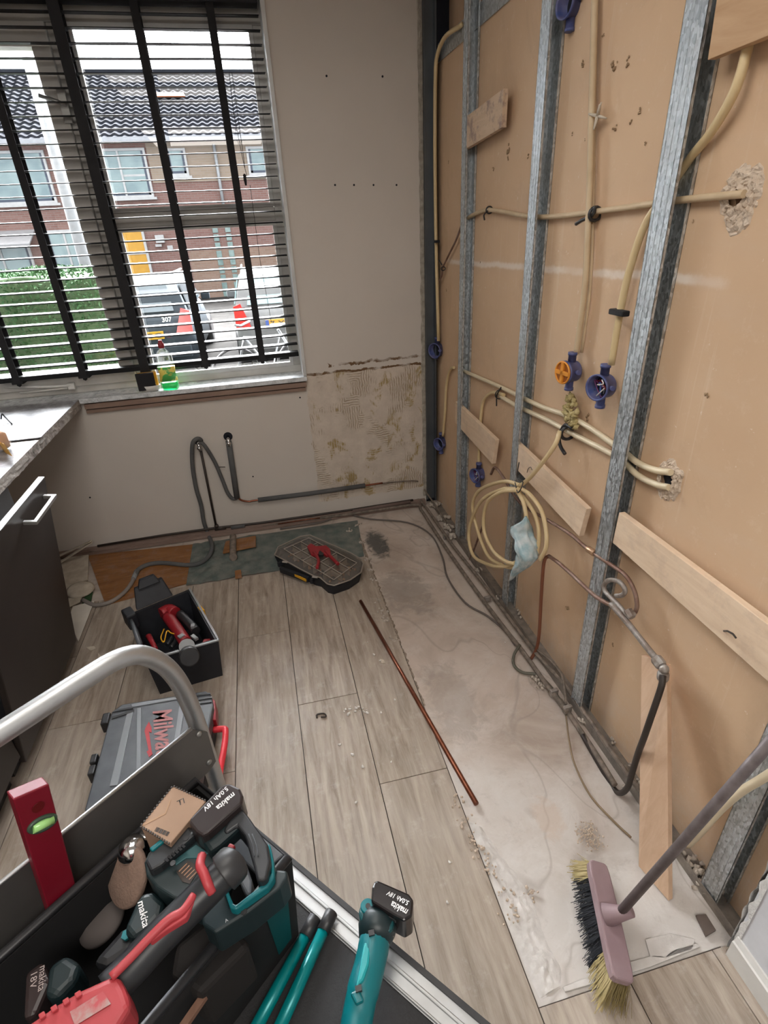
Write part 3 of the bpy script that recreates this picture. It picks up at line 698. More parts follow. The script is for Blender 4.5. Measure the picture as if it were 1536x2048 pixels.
single('pipe_clip', MB().box(W(874, 483, 'x', .915), (.02, .03, .012)), BLKT, 'small dark clip on the corner conduit', 'clip', bevel=.002)
# junction boxes
def jbox(px, X, r, label, yaw=0, cap=False, wires=False, spout=(1, -1), dep=.045, tilt=0):
    c = W(px[0], px[1], 'x', X)
    ax = V(-math.cos(yaw), -math.sin(yaw), tilt).normalized()
    t = thing('junction_box', label, 'junction box', c)
    back = c - ax * dep
    MB().lathe([(r * .88, 0), (r * .92, .004), (r * .93, dep * .8), (r * 1.02, dep * .82), (r * 1.02, dep), (r * .93, dep), (r * .86, dep * .9), (r * .84, .006)], back, ax, 28).build('box_body', BLUE, t)
    MB().lathe([(r * .83, 0), (r * .83, .002)], back + ax * .007, ax, 20).build('box_bottom', DARKV if not wires else NAVY, t)
    for s in spout:
        b = back + ax * dep * .4
        MB().lathe([(.012, r * .8), (.012, r * 1.45), (.014, r * 1.45), (.014, r * 1.7)], b, (0, 0, s), 14).build('spout', BLUE, t)
    b2 = back + ax * dep * .35
    MB().lathe([(.006, r * .8), (.006, r * 1.3)], b2 + V(0, .018, 0), (0, -.2, -1), 8).build('knockout', BLUE, t)
    MB().lathe([(.007, r * .85), (.007, r * 1.25)], b2 + V(0, 0, 0), (0, -1, .1), 10).build('knockout', BLUE, t)
    if cap:
        m = MB().lathe([(r * .97, 0), (r * .97, .003)], c, ax, 28)
        cp = MB(); rr = r * .9
        e1 = V(0, 0, 1); e2 = ax.cross(e1).normalized()
        cp.bar(c + ax * .005 - e1 * rr, c + ax * .005 + e1 * rr, .012, .006, up=ax).bar(c + ax * .005 - e2 * rr, c + ax * .005 + e2 * rr, .012, .006, up=ax)
        ring = [c + ax * .004 + (e1 * math.cos(a) + e2 * math.sin(a)) * r * .95 for a in [i * 2 * math.pi / 28 for i in range(28)]]
        cp.tube(ring, .003, 6, closed=True)
        co_ = m.build('orange_cap', pm('deep_orange', (.33, .10, .012), .5), t)
        cp.build('cap_cross', ORC, co_)
    if wires:
        cols = [WHITEP, pm('purple_wire', (.12, .02, .10), .4), RED, pm('blue_wire', (.04, .10, .35), .4), WHITEP]
        for i, mm in enumerate(cols):
            random.seed(i + 3)
            pts = [c - ax * .025 + V(0, random.uniform(-.8, .8) * r, random.uniform(-.7, .7) * r)]
            for k in range(3): pts.append(c - ax * random.uniform(.002, .02) + V(0, random.uniform(-.75, .75) * r, random.uniform(-.7, .7) * r))
            MB().tube(catmull(pts, 5), .0016, 6).build('wire', mm, t)
    return t
jbox((1127, 745), .888, .034, 'round blue junction box with an orange cross cap between second and third stud', yaw=.15, cap=True)
jbox((1192, 776), .884, .036, 'open round blue junction box full of wires left of the wide stud', yaw=.3, wires=True)
jbox((948, 952), .903, .036, 'low blue junction box behind the first pine batten, left of the coil', yaw=.3, wires=True)
jbox((876, 889), .908, .037, 'lowest blue junction box in the corner bay beside the first stud', yaw=.5)
jb1 = jbox((868, 702), .905, .040, 'upper blue junction box hanging in the corner bay', yaw=.6, spout=(1,))
jbox((1128, 6), .915, .034, 'blue junction box cut by the top edge beside the second stud', yaw=.2, spout=(-1,))
# crumbs of foam and plaster
def lumps(name, pts, r, m, label, cat, n=20, spread=.02, X=None, ax='x', nz=.7, seed=1, kind=None, flat=.5):
    random.seed(seed); mb = MB()
    for (a, b) in pts:
        c = W(a, b, ax, X)
        for i in range(n):
            o = V(random.gauss(0, spread * (flat if ax == 'x' else 1)), random.gauss(0, spread), random.gauss(0, spread if ax == 'x' else .002))
            if ax == 'x': o.x = -abs(o.x) * .4
            if ax == 'z': o.z = abs(o.z)
            mb.ball(c + o, r * random.uniform(.4, 1.1), 1, nz, 2.5, (1, 1, 1))
    return single(name, mb, m, label, cat, kind=kind)
lumps('expanding_foam', [(1143, 800), (1138, 825), (1146, 842)], .012, FOAM, 'yellowed crumbly foam clinging below the orange-capped box', 'foam', 22, .013, .925, nz=1.2)
def crust(c, ry, rz, hole_r, seed, label):
    mb = MB(); nr, na = 12, 48
    def f(u, v):
        a = v * 2 * math.pi; e = V(math.cos(a) * 1.7, math.sin(a) * 1.7, seed)
        R = 1 + .45 * noise.noise(e) + .22 * noise.noise(e * 3.1)
        r = hole_r + (1 - hole_r) * u * R
        q = V(r * math.cos(a) * 4, r * math.sin(a) * 4, seed)
        h = (.010 * (1 - u) ** .7 + .007 * noise.noise(q * 1.6) + .005 * noise.noise(q * 4)) * (1 if u < .97 else 0)
        return c + V(-max(0, h) - (.0006 if u < .97 else -.001), r * math.cos(a) * ry, r * math.sin(a) * rz)
    mb.grid(f, nr, na, False); return single('plaster_crust', mb, PLUMP, label, 'plaster')
crust(W(1340, 960, 'x', .951), .045, .055, .42, 3, 'broken plaster crust around the hole of the two parallel conduits')
crust(W(1480, 396, 'x', .951), .055, .062, .25, 5.5, 'broken plaster crust around the eye-height conduit hole at right')
hole = MB().ball(W(1340, 960, 'x', .950), .022, 2, .5, 2, (.2, 1, 1.3)); single('wall_hole', hole, DARKV, 'dark hole in the tan board swallowing the two parallel conduits', 'hole')
hole = MB().ball(W(1485, 392, 'x', .950), .016, 2, .5, 2, (.2, 1, 1.1)); single('wall_hole', hole, pm('brown_hole', (.16, .08, .04), .9), 'dark hole in the tan board at the end of the eye-height conduit', 'hole')
# screw wounds on tan board
random.seed(12)
wm = pm('torn_board_paper', (.40, .28, .17), .9, c2=(.22, .14, .08), sc=60)
for i, (a, b, s) in enumerate([(1165, 130, 1), (1230, 135, 1.6), (1255, 125, 1.4), (1207, 72, .6), (1230, 258, 1.3), (1281, 225, .9), (1262, 246, .7), (1017, 300, 1.6), (1016, 318, .8), (987, 334, 1), (1057, 312, .9), (1145, 267, .6), (1170, 282, .5), (1290, 288, .5), (1354, 216, .6), (897, 325, .6), (961, 525, .6), (1388, 440, .6), (893, 580, .9), (1135, 1215, 1.4), (1416, 788, 1), (940, 1042, .6), (1176, 832, 1.3), (1226, 1290, .8)]):
    m = MB()
    c = W(a, b, 'x', XP - .001)
    for k in range(5): m.ball(c + V(-.001, random.gauss(0, .0035 * s), random.gauss(0, .005 * s)), .0034 * s * random.uniform(.5, 1.2), 1, 1.3, 2, (.5, 1, 1))
    m.build('torn_spot', wm, wall_right)
stw = MB(); c = W(1195, 232, 'x', .925)
for k in range(6):
    a = k * 1.05 + .3; stw.tube([c, c + V(-.01 + .02 * (k % 2), math.cos(a) * .028, math.sin(a) * .03)], .0035, 6, rr=[.005, .002])
single('cable_saddle', stw, PAPER, 'star-shaped broken cable clip beside the long conduit', 'clip')

# ------------------------------------------------------------------ coiled cable with bag
coil = thing('cable_coil', 'coil of cream conduit hanging from the orange-capped box, end wrapped', 'cable', W(1030, 1050, 'x', .86))
def loop(cx, cy, rx, ry, X, tilt, ph=0, n=40, wob=.0, a0=0, a1=2 * math.pi):
    pts = []
    for i in range(n + 1):
        a = a0 + (a1 - a0) * i / n
        x = cx + rx * math.cos(a) * math.cos(tilt) - ry * math.sin(a) * math.sin(tilt); y = cy + rx * math.cos(a) * math.sin(tilt) + ry * math.sin(a) * math.cos(tilt)
        pts.append(W(x, y, 'x', X + wob * math.sin(a + ph)))
    return pts
fd = [W(1120, 862, 'x', .905), W(1110, 890, 'x', .885), W(1085, 925, 'x', .87), W(1060, 955, 'x', .865), W(1040, 972, 'x', .86)]
m1 = MB().tube(catmull(fd, 8), .0078, 10); m1.build('lead_down', CREAM, coil)
cm = MB()
cm.tube(catmull([W(a, b, 'x', x) for a, b, x in [(1040, 970, .86), (1005, 963, .85), (960, 980, .845), (945, 1010, .842), (955, 1060, .842), (975, 1110, .84), (1000, 1128, .84), (1028, 1135, .845), (1052, 1115, .85)]], 8), .0078, 10)
cm.tube(catmull([W(a, b, 'x', x) for a, b, x in [(1036, 978, .85), (1000, 980, .84), (960, 1005, .832), (938, 1060, .83), (946, 1110, .83), (980, 1130, .832), (1010, 1133, .836), (1030, 1125, .84)]], 8), .0078, 10)
cm.tube(catmull([W(a, b, 'x', x) for a, b, x in [(1035, 980, .84), (1000, 985, .83), (972, 1010, .826), (968, 1060, .824), (985, 1100, .824), (1010, 1122, .826), (1030, 1128, .83)]], 8), .0078, 10)
cm.tube(catmull([W(a, b, 'x', x) for a, b, x in [(1038, 975, .86), (1060, 990, .87), (1082, 1020, .872), (1092, 1060, .872), (1092, 1095, .865), (1080, 1120, .86)]], 8), .0078, 10)
cm.tube(catmull([W(a, b, 'x', x) for a, b, x in [(1030, 978, .87), (1048, 995, .878), (1070, 1030, .88), (1078, 1070, .875), (1074, 1110, .87)]], 8), .0078, 10)
cm.tube(catmull([W(a, b, 'x', x) for a, b, x in [(1032, 980, .85), (1045, 1000, .85), (1052, 1030, .85), (1052, 1060, .845)]], 8), .0078, 10)
cm.build('coil_loops', CREAM, coil)
MB().tube(catmull([W(1030, 965, 'x', .845), W(1036, 985, 'x', .835), W(1046, 965, 'x', .85), W(1034, 955, 'x', .855), W(1038, 925, 'x', .85)], 5), .0022, 6).build('coil_tie', BLK, coil)
def bagmb(px):
    mb = MB(); ctr = [(W(a, b, 'x', .835), r) for a, b, r in px]
    n = len(ctr); seg = 30
    def f(u, v):
        i = min(int(u * (n - 1)), n - 2); k = u * (n - 1) - i
        c = ctr[i][0].lerp(ctr[i + 1][0], k); r = ctr[i][1] * (1 - k) + ctr[i + 1][1] * k
        a = v * 2 * math.pi
        q = 1 + .45 * noise.noise(V(math.cos(a) * 2.6, math.sin(a) * 2.6, u * 5)) + .25 * noise.noise(V(math.cos(a) * 7, math.sin(a) * 7, u * 9))
        return c + V(math.cos(a) * r * .85 * q, math.sin(a) * r * .8 * q, .004 * noise.noise(V(a * 3, u * 7, 0)))
    mb.grid(f, 26, seg); return mb
single('plastic_bag', bagmb([(1052, 1033, .004), (1050, 1046, .018), (1042, 1060, .040), (1052, 1085, .046), (1056, 1108, .046), (1047, 1128, .034), (1032, 1143, .018), (1020, 1160, .004)]), BAG, 'crumpled pale blue plastic bag taped around the end of the cable coil', 'bag')

# ------------------------------------------------------------------ copper and heating pipes on the right
def ptube(name, pts, r, m, parent, n=5, seg=10): return MB().tube(catmull(pts, n), r, seg).build(name, m, parent)
px_ = lambda l, X: [W(a[0], a[1], 'x', a[2] if len(a) > 2 else X) for a in l]
gp = thing('heating_pipe', 'dark bent pipe rising from the floor to an elbow before the leaning plank', 'pipe', V(.86, .95, 0))
ptube('riser', px_([(1326, 1350, .874), (1322, 1375, .862), (1300, 1440, .832), (1288, 1475, .828), (1275, 1510, .835), (1263, 1550, .848), (1255, 1575, .856), (1242, 1586, .858), (1228, 1578, .86), (1205, 1540, .86), (1165, 1470, .86)], .88), .0085, BLKPIPE, gp)
el = MB().lathe([(.013, -.012), (.015, -.008), (.015, .012), (.012, .016)], W(1318, 1325, 'x', .88), (0, 1, .12), 8, False).ball(W(1328, 1338, 'x', .88), .013, 2).lathe([(.012, -.012), (.0145, -.008), (.0145, .008), (.012, .012)], W(1326, 1352, 'x', .88), (0, .1, 1), 12)
el.build('elbow_joint', PAINTPIPE, gp)
ptube('upper_pipe', px_([(1316, 1322), (1290, 1290), (1265, 1258), (1240, 1228), (1222, 1208)], .88), .0085, PAINTPIPE, gp, 3)
ptube('upper_pipe', px_([(1228, 1214), (1190, 1192), (1150, 1155), (1120, 1128), (1098, 1112)], .885), .0065, OLDCU, gp, 3)
ptube('brown_drop_pipe', px_([(1098, 1112), (1090, 1118), (1086, 1140), (1082, 1200), (1078, 1270), (1072, 1300), (1062, 1318, .87)], .885), .0065, pm('rust_brown_pipe', (.24, .09, .05), .5, .3), gp)
gp2 = thing('copper_supply_pipe', 'pale copper pipe from behind the coil looping back beside the wide stud', 'pipe', V(.89, 1.3, .4))
ptube('pipe_run', px_([(982, 948), (990, 935), (1005, 952), (1040, 1005), (1095, 1040), (1140, 1068), (1175, 1098), (1215, 1125), (1250, 1150), (1268, 1180), (1274, 1210), (1270, 1225)], .905), .006, OLDCU, gp2)
ptube('return_loop', px_([(1268, 1228), (1255, 1230), (1235, 1208), (1212, 1185), (1208, 1170), (1220, 1160), (1240, 1165), (1250, 1180), (1245, 1190), (1232, 1192)], .892), .007, PAINTPIPE, gp2)
MB().lathe([(.009, -.02), (.0105, -.016), (.0105, .018), (.009, .02)], W(1182, 1102, 'x', .905), px_([(1215, 1125), (1175, 1098)], .905)[0] - px_([(1215, 1125), (1175, 1098)], .905)[1], 12).build('solder_joint', pm('joint_copper', (.50, .32, .2), .4, .6), gp2)
MB().lathe([(.010, -.012), (.012, -.008), (.012, .012)], W(1260, 1228, 'x', .885), (0, 1, .4), 6, False).build('compression_nut', PAINTPIPE, gp2)
# small pipe behind coil
single('drop_pipe', MB().tube(catmull(px_([(968, 1045), (955, 1080), (940, 1118), (930, 1125)], .90), 4), .005, 8), OLDCU, 'thin brown pipe dropping to the floor left of the coil', 'pipe')
# pipes along the floor
fl = lambda l, z=.012: [W(a[0], a[1], 'z', a[2] if len(a) > 2 else z) for a in l]
def frun(name, l, z, r, m, label, cat='pipe', n=5):
    return single(name, MB().tube(catmull(fl(l, z), n), r, 8), m, label, cat)
frun('floor_pipe', [(180, 1102), (400, 1068), (700, 1028), (826, 1010), (842, 1020), (862, 1050), (895, 1100), (950, 1178), (1010, 1258), (1045, 1302), (1090, 1365), (1135, 1425)], .02, .009, DUSTPIPE, 'dusty heating pipe running along the back wall and round the corner, outer one')
frun('floor_pipe', [(640, 1030), (700, 1022), (826, 1000), (846, 1008), (870, 1040), (905, 1090), (965, 1165), (1025, 1245), (1075, 1310), (1130, 1370), (1165, 1420), (1235, 1520), (1300, 1610)], .03, .008, DUSTPIPE, 'dusty heating pipe along the wall foot, inner one beside the track')
frun('floor_pipe', [(1120, 1400), (1150, 1445), (1190, 1505), (1230, 1570)], .012, .009, DUSTPIPE, 'short thick pipe feeding the dark riser at the floor')
frun('floor_cable', [(560, 1058, .004), (640, 1045, .006), (690, 1029, .006), (740, 1038, .006), (815, 1045, .005), (862, 1070, .005), (885, 1115, .005), (895, 1155, .005), (930, 1205, .005), (975, 1232, .005), (1010, 1262, .006), (1030, 1290, .008)], .005, .0045, pm('grey_cable', (.14, .12, .11), .6), 'grey cable snaking from the back wall across the bare floor strip', 'cable')
frun('floor_cable', [(1040, 1290, .03), (1028, 1310, .02), (1028, 1330, .012), (1045, 1345, .01), (1075, 1350, .01), (1100, 1372, .012), (1120, 1400, .01)], .01, .006, pm('green_grey_cable', (.12, .115, .09), .6), 'short dark looped cable at the foot of the brown drop pipe', 'cable')
frun('floor_cable', [(1132, 1430, .006), (1138, 1480, .004), (1150, 1530, .004), (1180, 1590, .004), (1225, 1640, .004), (1262, 1675, .004)], .004, .003, pm('brown_cord', (.26, .19, .12), .8), 'thin brown cord lying on the bare strip towards the broom', 'cord')
frun('floor_cable', [(1075, 1300, .05), (1105, 1325, .045), (1125, 1355, .04), (1132, 1410, .02)], .03, .005, DUSTPIPE, 'dusty cable arching between the wall track and the pipe bracket', 'cable')
for i, (a, b) in enumerate([(1038, 1200), (975, 1198), (1135, 1418), (1108, 1385), (892, 1072)]):
    c = W(a, b, 'z', .02)
    single('pipe_bracket', MB().box(c, (.03, .014, .03), rz=.1), PAINTPIPE, ['pipe bracket below the coil', 'pipe bracket left of the coil', 'pipe bracket at the foot of the wide stud', 'pipe coupling just above the wide stud foot bracket', 'small pipe bracket nearest the window corner'][i], 'bracket', bevel=.002)
lumps('rubble', [(865, 985), (872, 1010), (885, 1035), (895, 1055), (905, 1072)], .014, RUBBLE, 'grey mortar rubble heaped in the corner by the first stud', 'rubble', 26, .015, .012, ax='z', seed=5, kind='stuff')
lumps('rubble', [(1075, 1358), (1085, 1368), (1040, 1222), (1060, 1240), (1000, 1195), (960, 1140), (1125, 1300)], .008, RUBBLE, 'crumbs of mortar strewn along the floor pipes', 'rubble', 16, .012, .008, ax='z', seed=6, kind='stuff')
lumps('rubble', [(1230, 1480), (1265, 1530), (1170, 1440), (1400, 1745), (1415, 1770), (1385, 1715), (1260, 1560)], .009, RUBBLE, 'mortar crumbs along the metal floor track behind the plank', 'rubble', 12, .012, .01, ax='z', seed=8, kind='stuff')
lumps('rubble', [(735, 1120), (745, 1160), (757, 1200), (770, 1240), (785, 1280), (740, 1140), (765, 1222), (722, 1085), (700, 1062), (715, 1050)], .006, RUBBLE, 'ragged ridge of old glue along the far edge of the laminate', 'rubble', 14, .010, .0, ax='z', seed=9, kind='stuff')
lumps('plaster_dust', [(930, 1650), (945, 1680), (960, 1700), (985, 1740), (1010, 1790), (1025, 1830), (910, 1600), (1060, 1790)], .0045, PLUMP, 'white flaking filler along the near edge of the bare strip', 'plaster', 12, .012, .0, ax='z', seed=10, kind='stuff')
lumps('rubble', [(1180, 1655), (1172, 1675), (1190, 1685), (1165, 1665)], .0028, PLUMP, 'patch of tiny pinkish chips on the bare strip in front of the broom head', 'rubble', 40, .013, .0, ax='z', seed=31, kind='stuff')
# flaked glue sheet at the near end of the strip
def flake(px, h, label, m=PLUMP):
    pts = [W(a, b, 'z', -.004) for a, b in px]
    mb = MB().prism(pts, (0, 0, h)); return single('filler_flake', mb, m, label, 'filler', bevel=.001)
FIL = pm('grey_white_filler', (.50, .47, .44), .7, c2=(.60, .57, .54), bump=.6, sc=18)
fk = MB()
fl_l = [W(a, b, 'z', 0) for a, b in ((938, 1640), (958, 1700), (985, 1765), (1010, 1830), (1035, 1895), (1060, 1955), (1082, 1998))]
fl_r = [W(a, b, 'z', 0) for a, b in ((962, 1650), (1000, 1705), (1045, 1765), (1072, 1815), (1088, 1870), (1118, 1925), (1124, 1972))]
def ff(u, v):
    i = min(int(u * 6), 5); k = u * 6 - i
    p = fl_l[i].lerp(fl_l[i + 1], k).lerp(fl_r[i].lerp(fl_r[i + 1], k), v)
    e = .006 * noise.noise(V(p.y * 40, 3, v)) * (1 if v > .9 else 0); p.x += e
    p.z = -.0055 + (.0045 + .006 * noise.noise(V(p.x * 28, p.y * 16, 2)) + .003 * noise.noise(V(p.x * 90, p.y * 70, 6))) * math.sin(min(1, max(0, v)) * math.pi * .98 + .03) * (1 if .01 < u < .99 else 0)
    return p
fk.grid(ff, 140, 24, False)
single('filler_flake', fk, FIL, 'crumpled grey filler skin peeling along the near left edge of the bare strip', 'filler')
flake([(1125, 1975), (1130, 1985), (1250, 1950), (1300, 1935), (1400, 1895), (1392, 1888), (1260, 1925)], .004, 'ridge of filler along the near end of the bare strip', FIL)
flake([(1290, 1880), (1340, 1868), (1390, 1880), (1385, 1900), (1330, 1918), (1300, 1915)], .004, 'whitish filler patch beside the white wall end', FIL)
single('floor_patch', MB().prism([W(a, b, 'z', .004) for a, b in [(1392, 1830), (1412, 1828), (1432, 1860), (1412, 1872)]], (0, 0, -.006)), pm('dark_patch', (.13, .10, .085), .8), 'small dark grey rectangle on the floor before the white wall end', 'patch')

# ------------------------------------------------------------------ pipes and hoses on the back wall
yb_ = lambda l, Y=2.875: [W(a[0], a[1], 'y', a[2] if len(a) > 2 else Y) for a in l]
for (a, b), lab in (((397, 882), 'left'), ((456, 873), 'right')):
    c = W(a, b, 'y', YB - .003)
    t = thing('pipe_stub', 'chrome stop valve in a round hole, %s one of the two under the window' % lab, 'valve', c)
    MB().lathe([(.024, 0), (.024, .002)], c, (0, 1, 0), 24).build('wall_hole', DARKV, t)
    MB().tube([c + V(0, .0, 0), c + V(0, -.03, -.01), c + V(.002, -.032, -.045)], .009, 10).ball(c + V(0, -.032, -.03), .013, 2).build('valve_body', CHR, t)
hs = thing('insulated_hose', 'grey foam covered hose looping from the left valve to the floor', 'hose', W(420, 1060, 'y', 2.86))
MB().tube(catmull(yb_([(402, 880, 2.86), (393, 878, 2.84), (385, 890, 2.845), (385, 930), (392, 975), (402, 1010), (408, 1045), (418, 1072)]) + fl([(424, 1092, .03), (418, 1112, .015), (400, 1126, .013), (375, 1130, .013), (330, 1126, .013), (300, 1128, .013), (278, 1138, .013), (271, 1150, .013)], .013), 6), .0115, 12).build('foam_sleeve', GREYH, hs)
MB().tube(catmull(fl([(271, 1148), (262, 1168), (245, 1188), (220, 1204), (190, 1210), (165, 1200)], .012), 6), .010, 12).build('bare_hose', GREYHOSE, hs)
MB().tube(catmull(fl([(273, 1142), (267, 1158)], .013), 2), .012, 12).build('hose_collar', LGREY, hs)
h2_ = thing('insulated_pipe', 'grey foam covered pipe running down from the left valve to the thick sleeve', 'pipe', W(440, 960, 'y', 2.87))
MB().tube(catmull(yb_([(400, 882, 2.86), (412, 895, 2.86), (430, 925), (445, 960), (455, 985), (465, 997), (474, 996)]), 6), .010, 12).build('foam_sleeve', GREYH, h2_)
single('black_riser', MB().tube(yb_([(400, 893), (432, 1052)]), .0065, 10), BLKPIPE, 'straight black pipe dropping from the left valve to the floor pipe', 'pipe')
h3 = thing('insulated_copper_pipe', 'copper pipe in grey foam from the right valve along the wall to the corner', 'pipe', W(600, 985, 'y', 2.87))
MB().tube(yb_([(457, 882), (474, 996)]), .016, 14).build('thick_sleeve', GREYH, h3)
MB().tube(yb_([(516, 1000), (620, 987), (730, 971)]), .0135, 14).build('long_sleeve', GREYH, h3)
MB().tube(catmull(yb_([(474, 992), (482, 1000), (498, 1003), (516, 1000), (620, 987), (730, 971), (765, 966)]), 4), .006, 8).build('copper_core', COPPER, h3)
MB().tube(catmull(yb_([(762, 967), (800, 963), (832, 962)], 2.888) + [W(842, 970, 'x', .85), W(870, 1010, 'x', .88), W(885, 1035, 'x', .89), W(900, 1065, 'x', .89), W(915, 1098, 'x', .895)], 5), .0045, 8).build('thin_pipe', DUSTPIPE, h3)
h4 = thing('wall_pipe', 'thin black heating pipe with foam couplings low along the back wall', 'pipe', W(500, 1050, 'y', 2.87))
MB().tube(yb_([(195, 1092), (330, 1070), (430, 1056), (520, 1046), (700, 1020), (826, 1000)]), .007, 8).build('pipe_run', BLKPIPE, h4)
MB().tube(yb_([(462, 1055), (490, 1051)]), .012, 12).build('foam_coupling', GREYH, h4)
MB().tube(yb_([(430, 1058), (452, 1055)]), .011, 8).ball(W(433, 1052, 'y', 2.875), .013, 2).build('tee_joint', BLKPIPE, h4)
MB().tube(yb_([(705, 1022), (820, 1003)]), .013, 10).build('foam_coupling', pm('old_brown_foam', (.17, .12, .105), .9), h4)
MB().tube(fl([(556, 1048, .05), (620, 1038, .05), (640, 1036, .05)], .05), .004, 6).build('copper_piece', COPPER, h4)  # short thin copper tube beside the black pipe run
single('wall_nail', MB().tube(yb_([(438, 934, 2.90), (450, 934, 2.86)]), .0022, 6), BLKPIPE, 'dark nail sticking out beside the thick foam sleeve', 'nail')

# ------------------------------------------------------------------ floor openings at the back
single('plywood_sheet', MB().prism(fl([(176, 1112), (386, 1090), (373, 1168), (212, 1212)], -.003), (0, 0, .005)), ORNG, 'orange-brown plywood panel laid in the floor below the back wall', 'panel')
ul = MB()
ua, ub, uc, ud = fl([(386, 1088), (715, 1040), (728, 1112), (372, 1172)], 0)
def fu(u, v):
    p = ua.lerp(ub, u).lerp(ud.lerp(uc, u), v)
    p.z = -.002 + .010 * max(0, noise.noise(V(p.x * 9, p.y * 9, 1))) + .012 * abs(noise.noise(V(p.x * 16, p.y * 11, 4))) * (1 if u < .4 else .15)
    return p
ul.grid(fu, 70, 26, False)
single('underlay_foil', ul, TEALU, 'crumpled grey-green underlay foil on the opened floor beside the plywood panel', 'foil', kind=None)
single('brick_piece', MB().prism(fl([(452, 1085), (512, 1074), (512, 1094), (446, 1108)], .012), (0, 0, .01)), ORNG, 'small orange wood offcut under the grey drain pipe', 'offcut', bevel=.001)
single('wood_wedge', MB().prism(fl([(470, 1143), (482, 1141), (484, 1156), (471, 1158)], .008), (0, 0, .006)), ORNG, 'tiny orange wedge at the edge of the laminate', 'wedge')
single('drain_pipe', MB().tube(catmull(fl([(466, 1072, .05), (466, 1090, .035), (466, 1112, .02)]), 4), .018, 12).lathe([(.02, 0), (.022, .01), (.02, .02)], W(467, 1114, 'z', .01), (0, -1, .5), 12), DUSTPIPE, 'short dusty grey drain pipe coming out of the wall foot', 'pipe')
# offcuts under the worktop
single('board_scrap', MB().prism(fl([(146, 1214), (189, 1203), (157, 1284), (138, 1240)], .006), (0, 0, .004)), pm('clean_white_board', (.80, .75, .67), .7), 'pale triangular board scrap with a nail beside the dishwasher', 'scrap')
single('white_disc', MB().lathe([(.062, 0), (.064, .004), (.05, .012), (.01, .014)], W(161, 1180, 'z', .02), (.1, -.1, 1), 28), PAPER, 'round dirty white lid on the scraps under the worktop', 'lid')
single('board_scrap', MB().prism(fl([(110, 1125), (178, 1105), (176, 1160), (130, 1185)], .004), (0, 0, .006)), PAPER, 'square dirty board scrap in the corner beside the plywood panel', 'scrap')
single('board_scrap', MB().prism(fl([(138, 1190), (172, 1178), (160, 1205), (138, 1215)], .012), (0, 0, .004)), PAPER, 'small board scrap between the lid and the triangular scrap', 'scrap')
single('wood_strip', MB().bar(W(105, 1118, 'z', .02), W(182, 1082, 'z', .12), .02, .006), PAPER, 'upper thin pale strip leaning in the corner under the worktop', 'strip')
single('wood_strip', MB().bar(W(115, 1128, 'z', .02), W(184, 1084, 'z', .11), .02, .006), PAPER, 'lower thin pale strip leaning in the corner under the worktop', 'strip')
single('green_scrap', MB().prism(fl([(172, 1188), (186, 1184), (182, 1204), (164, 1210)], .003), (0, 0, .003)), pm('green_rag', (.03, .08, .03), .8), 'dark green scrap below the round white lid', 'scrap')

# ------------------------------------------------------------------ loose things on the floor
cpa, cpb = W(721, 1202, 'z', .0085), W(953, 1608, 'z', .006)
single('copper_pipe', MB().tube([cpa, cpb], .0078, 16), COPPER, 'long straight copper pipe lying diagonally across the floor', 'pipe')
MBd = MB().lathe([(.006, 0), (.006, .0005)], cpb, cpb - cpa, 12)
random.seed(21)
ch = single('plaster_chip', MB().ball(W(700, 1420, 'z', .003), .0055, 1, .9, 2, (1, 1, .6)), pm('white_plaster_crumb', (.75, .72, .68), .9), 'tiny white plaster chip scattered on the laminate', 'chip', 'plaster chips on the laminate')
spots = [(688 + random.gauss(0, 1) , 1424)] + [(random.uniform(690, 735), random.uniform(1413, 1432)) for i in range(16)] + [(762, 1426), (760, 1322), (735, 1285), (748, 1310), (790, 1400), (680, 1455), (680, 1490), (782, 1525), (712, 1606), (726, 1535), (705, 1510), (900, 1725), (895, 1806), (1010, 1285)]
for a, b in spots:
    c = ch.copy(); COL.objects.link(c); p = W(a, b, 'z', .001); c.location = p; c.rotation_euler = (0, 0, random.uniform(0, 6)); s = random.uniform(.4, 1.2); c.scale = (s, s, s)
ch.location = W(700, 1419, 'z', .001)
single('metal_clip', MB().tube(catmull(fl([(634, 1436), (634, 1429), (648, 1427), (652, 1433), (642, 1434)], .004), 4), .003, 6), BLKPIPE, 'small dark bent clip lying on the laminate', 'clip')
for i, (q, lab) in enumerate((([(172, 1295), (188, 1292), (192, 1297), (182, 1302)], 'torn paper scrap nearest the dishwasher'), ([(196, 1306), (204, 1314), (206, 1320), (198, 1325)], 'torn paper scrap nearer the ladder rail'), ([(760, 1318), (768, 1320), (770, 1326), (763, 1327)], 'flat white fragment beside the copper pipe'))):
    single('paper_scrap', MB().prism(fl(q, .002), (0, 0, .001)), PAPER, lab, 'scrap')

# organiser box with clear lid
og = thing('parts_organiser', 'flat parts organiser with clear lid and yellow handle grip on the floor', 'organiser', W(640, 1150, 'z', 0))
HZ = .062
top = [(549, 1110), (556, 1094), (600, 1073), (620, 1070), (700, 1105), (722, 1118), (727, 1126), (722, 1145), (700, 1160), (668, 1171), (655, 1168), (640, 1155), (628, 1152), (600, 1138), (572, 1122)]
tp3 = [W(a, b, 'z', HZ) for a, b in top]
cen = sum(tp3, V(0, 0, 0)) / len(tp3)
bot = [cen + (p - cen) * .93 + V(0, 0, -HZ) for p in tp3]
body = MB(); n = len(tp3)
body.add(bot + [p - V(0, 0, .012) for p in tp3], [list(range(n))[::-1]] + [(i, (i + 1) % n, n + (i + 1) % n, n + i) for i in range(n)])
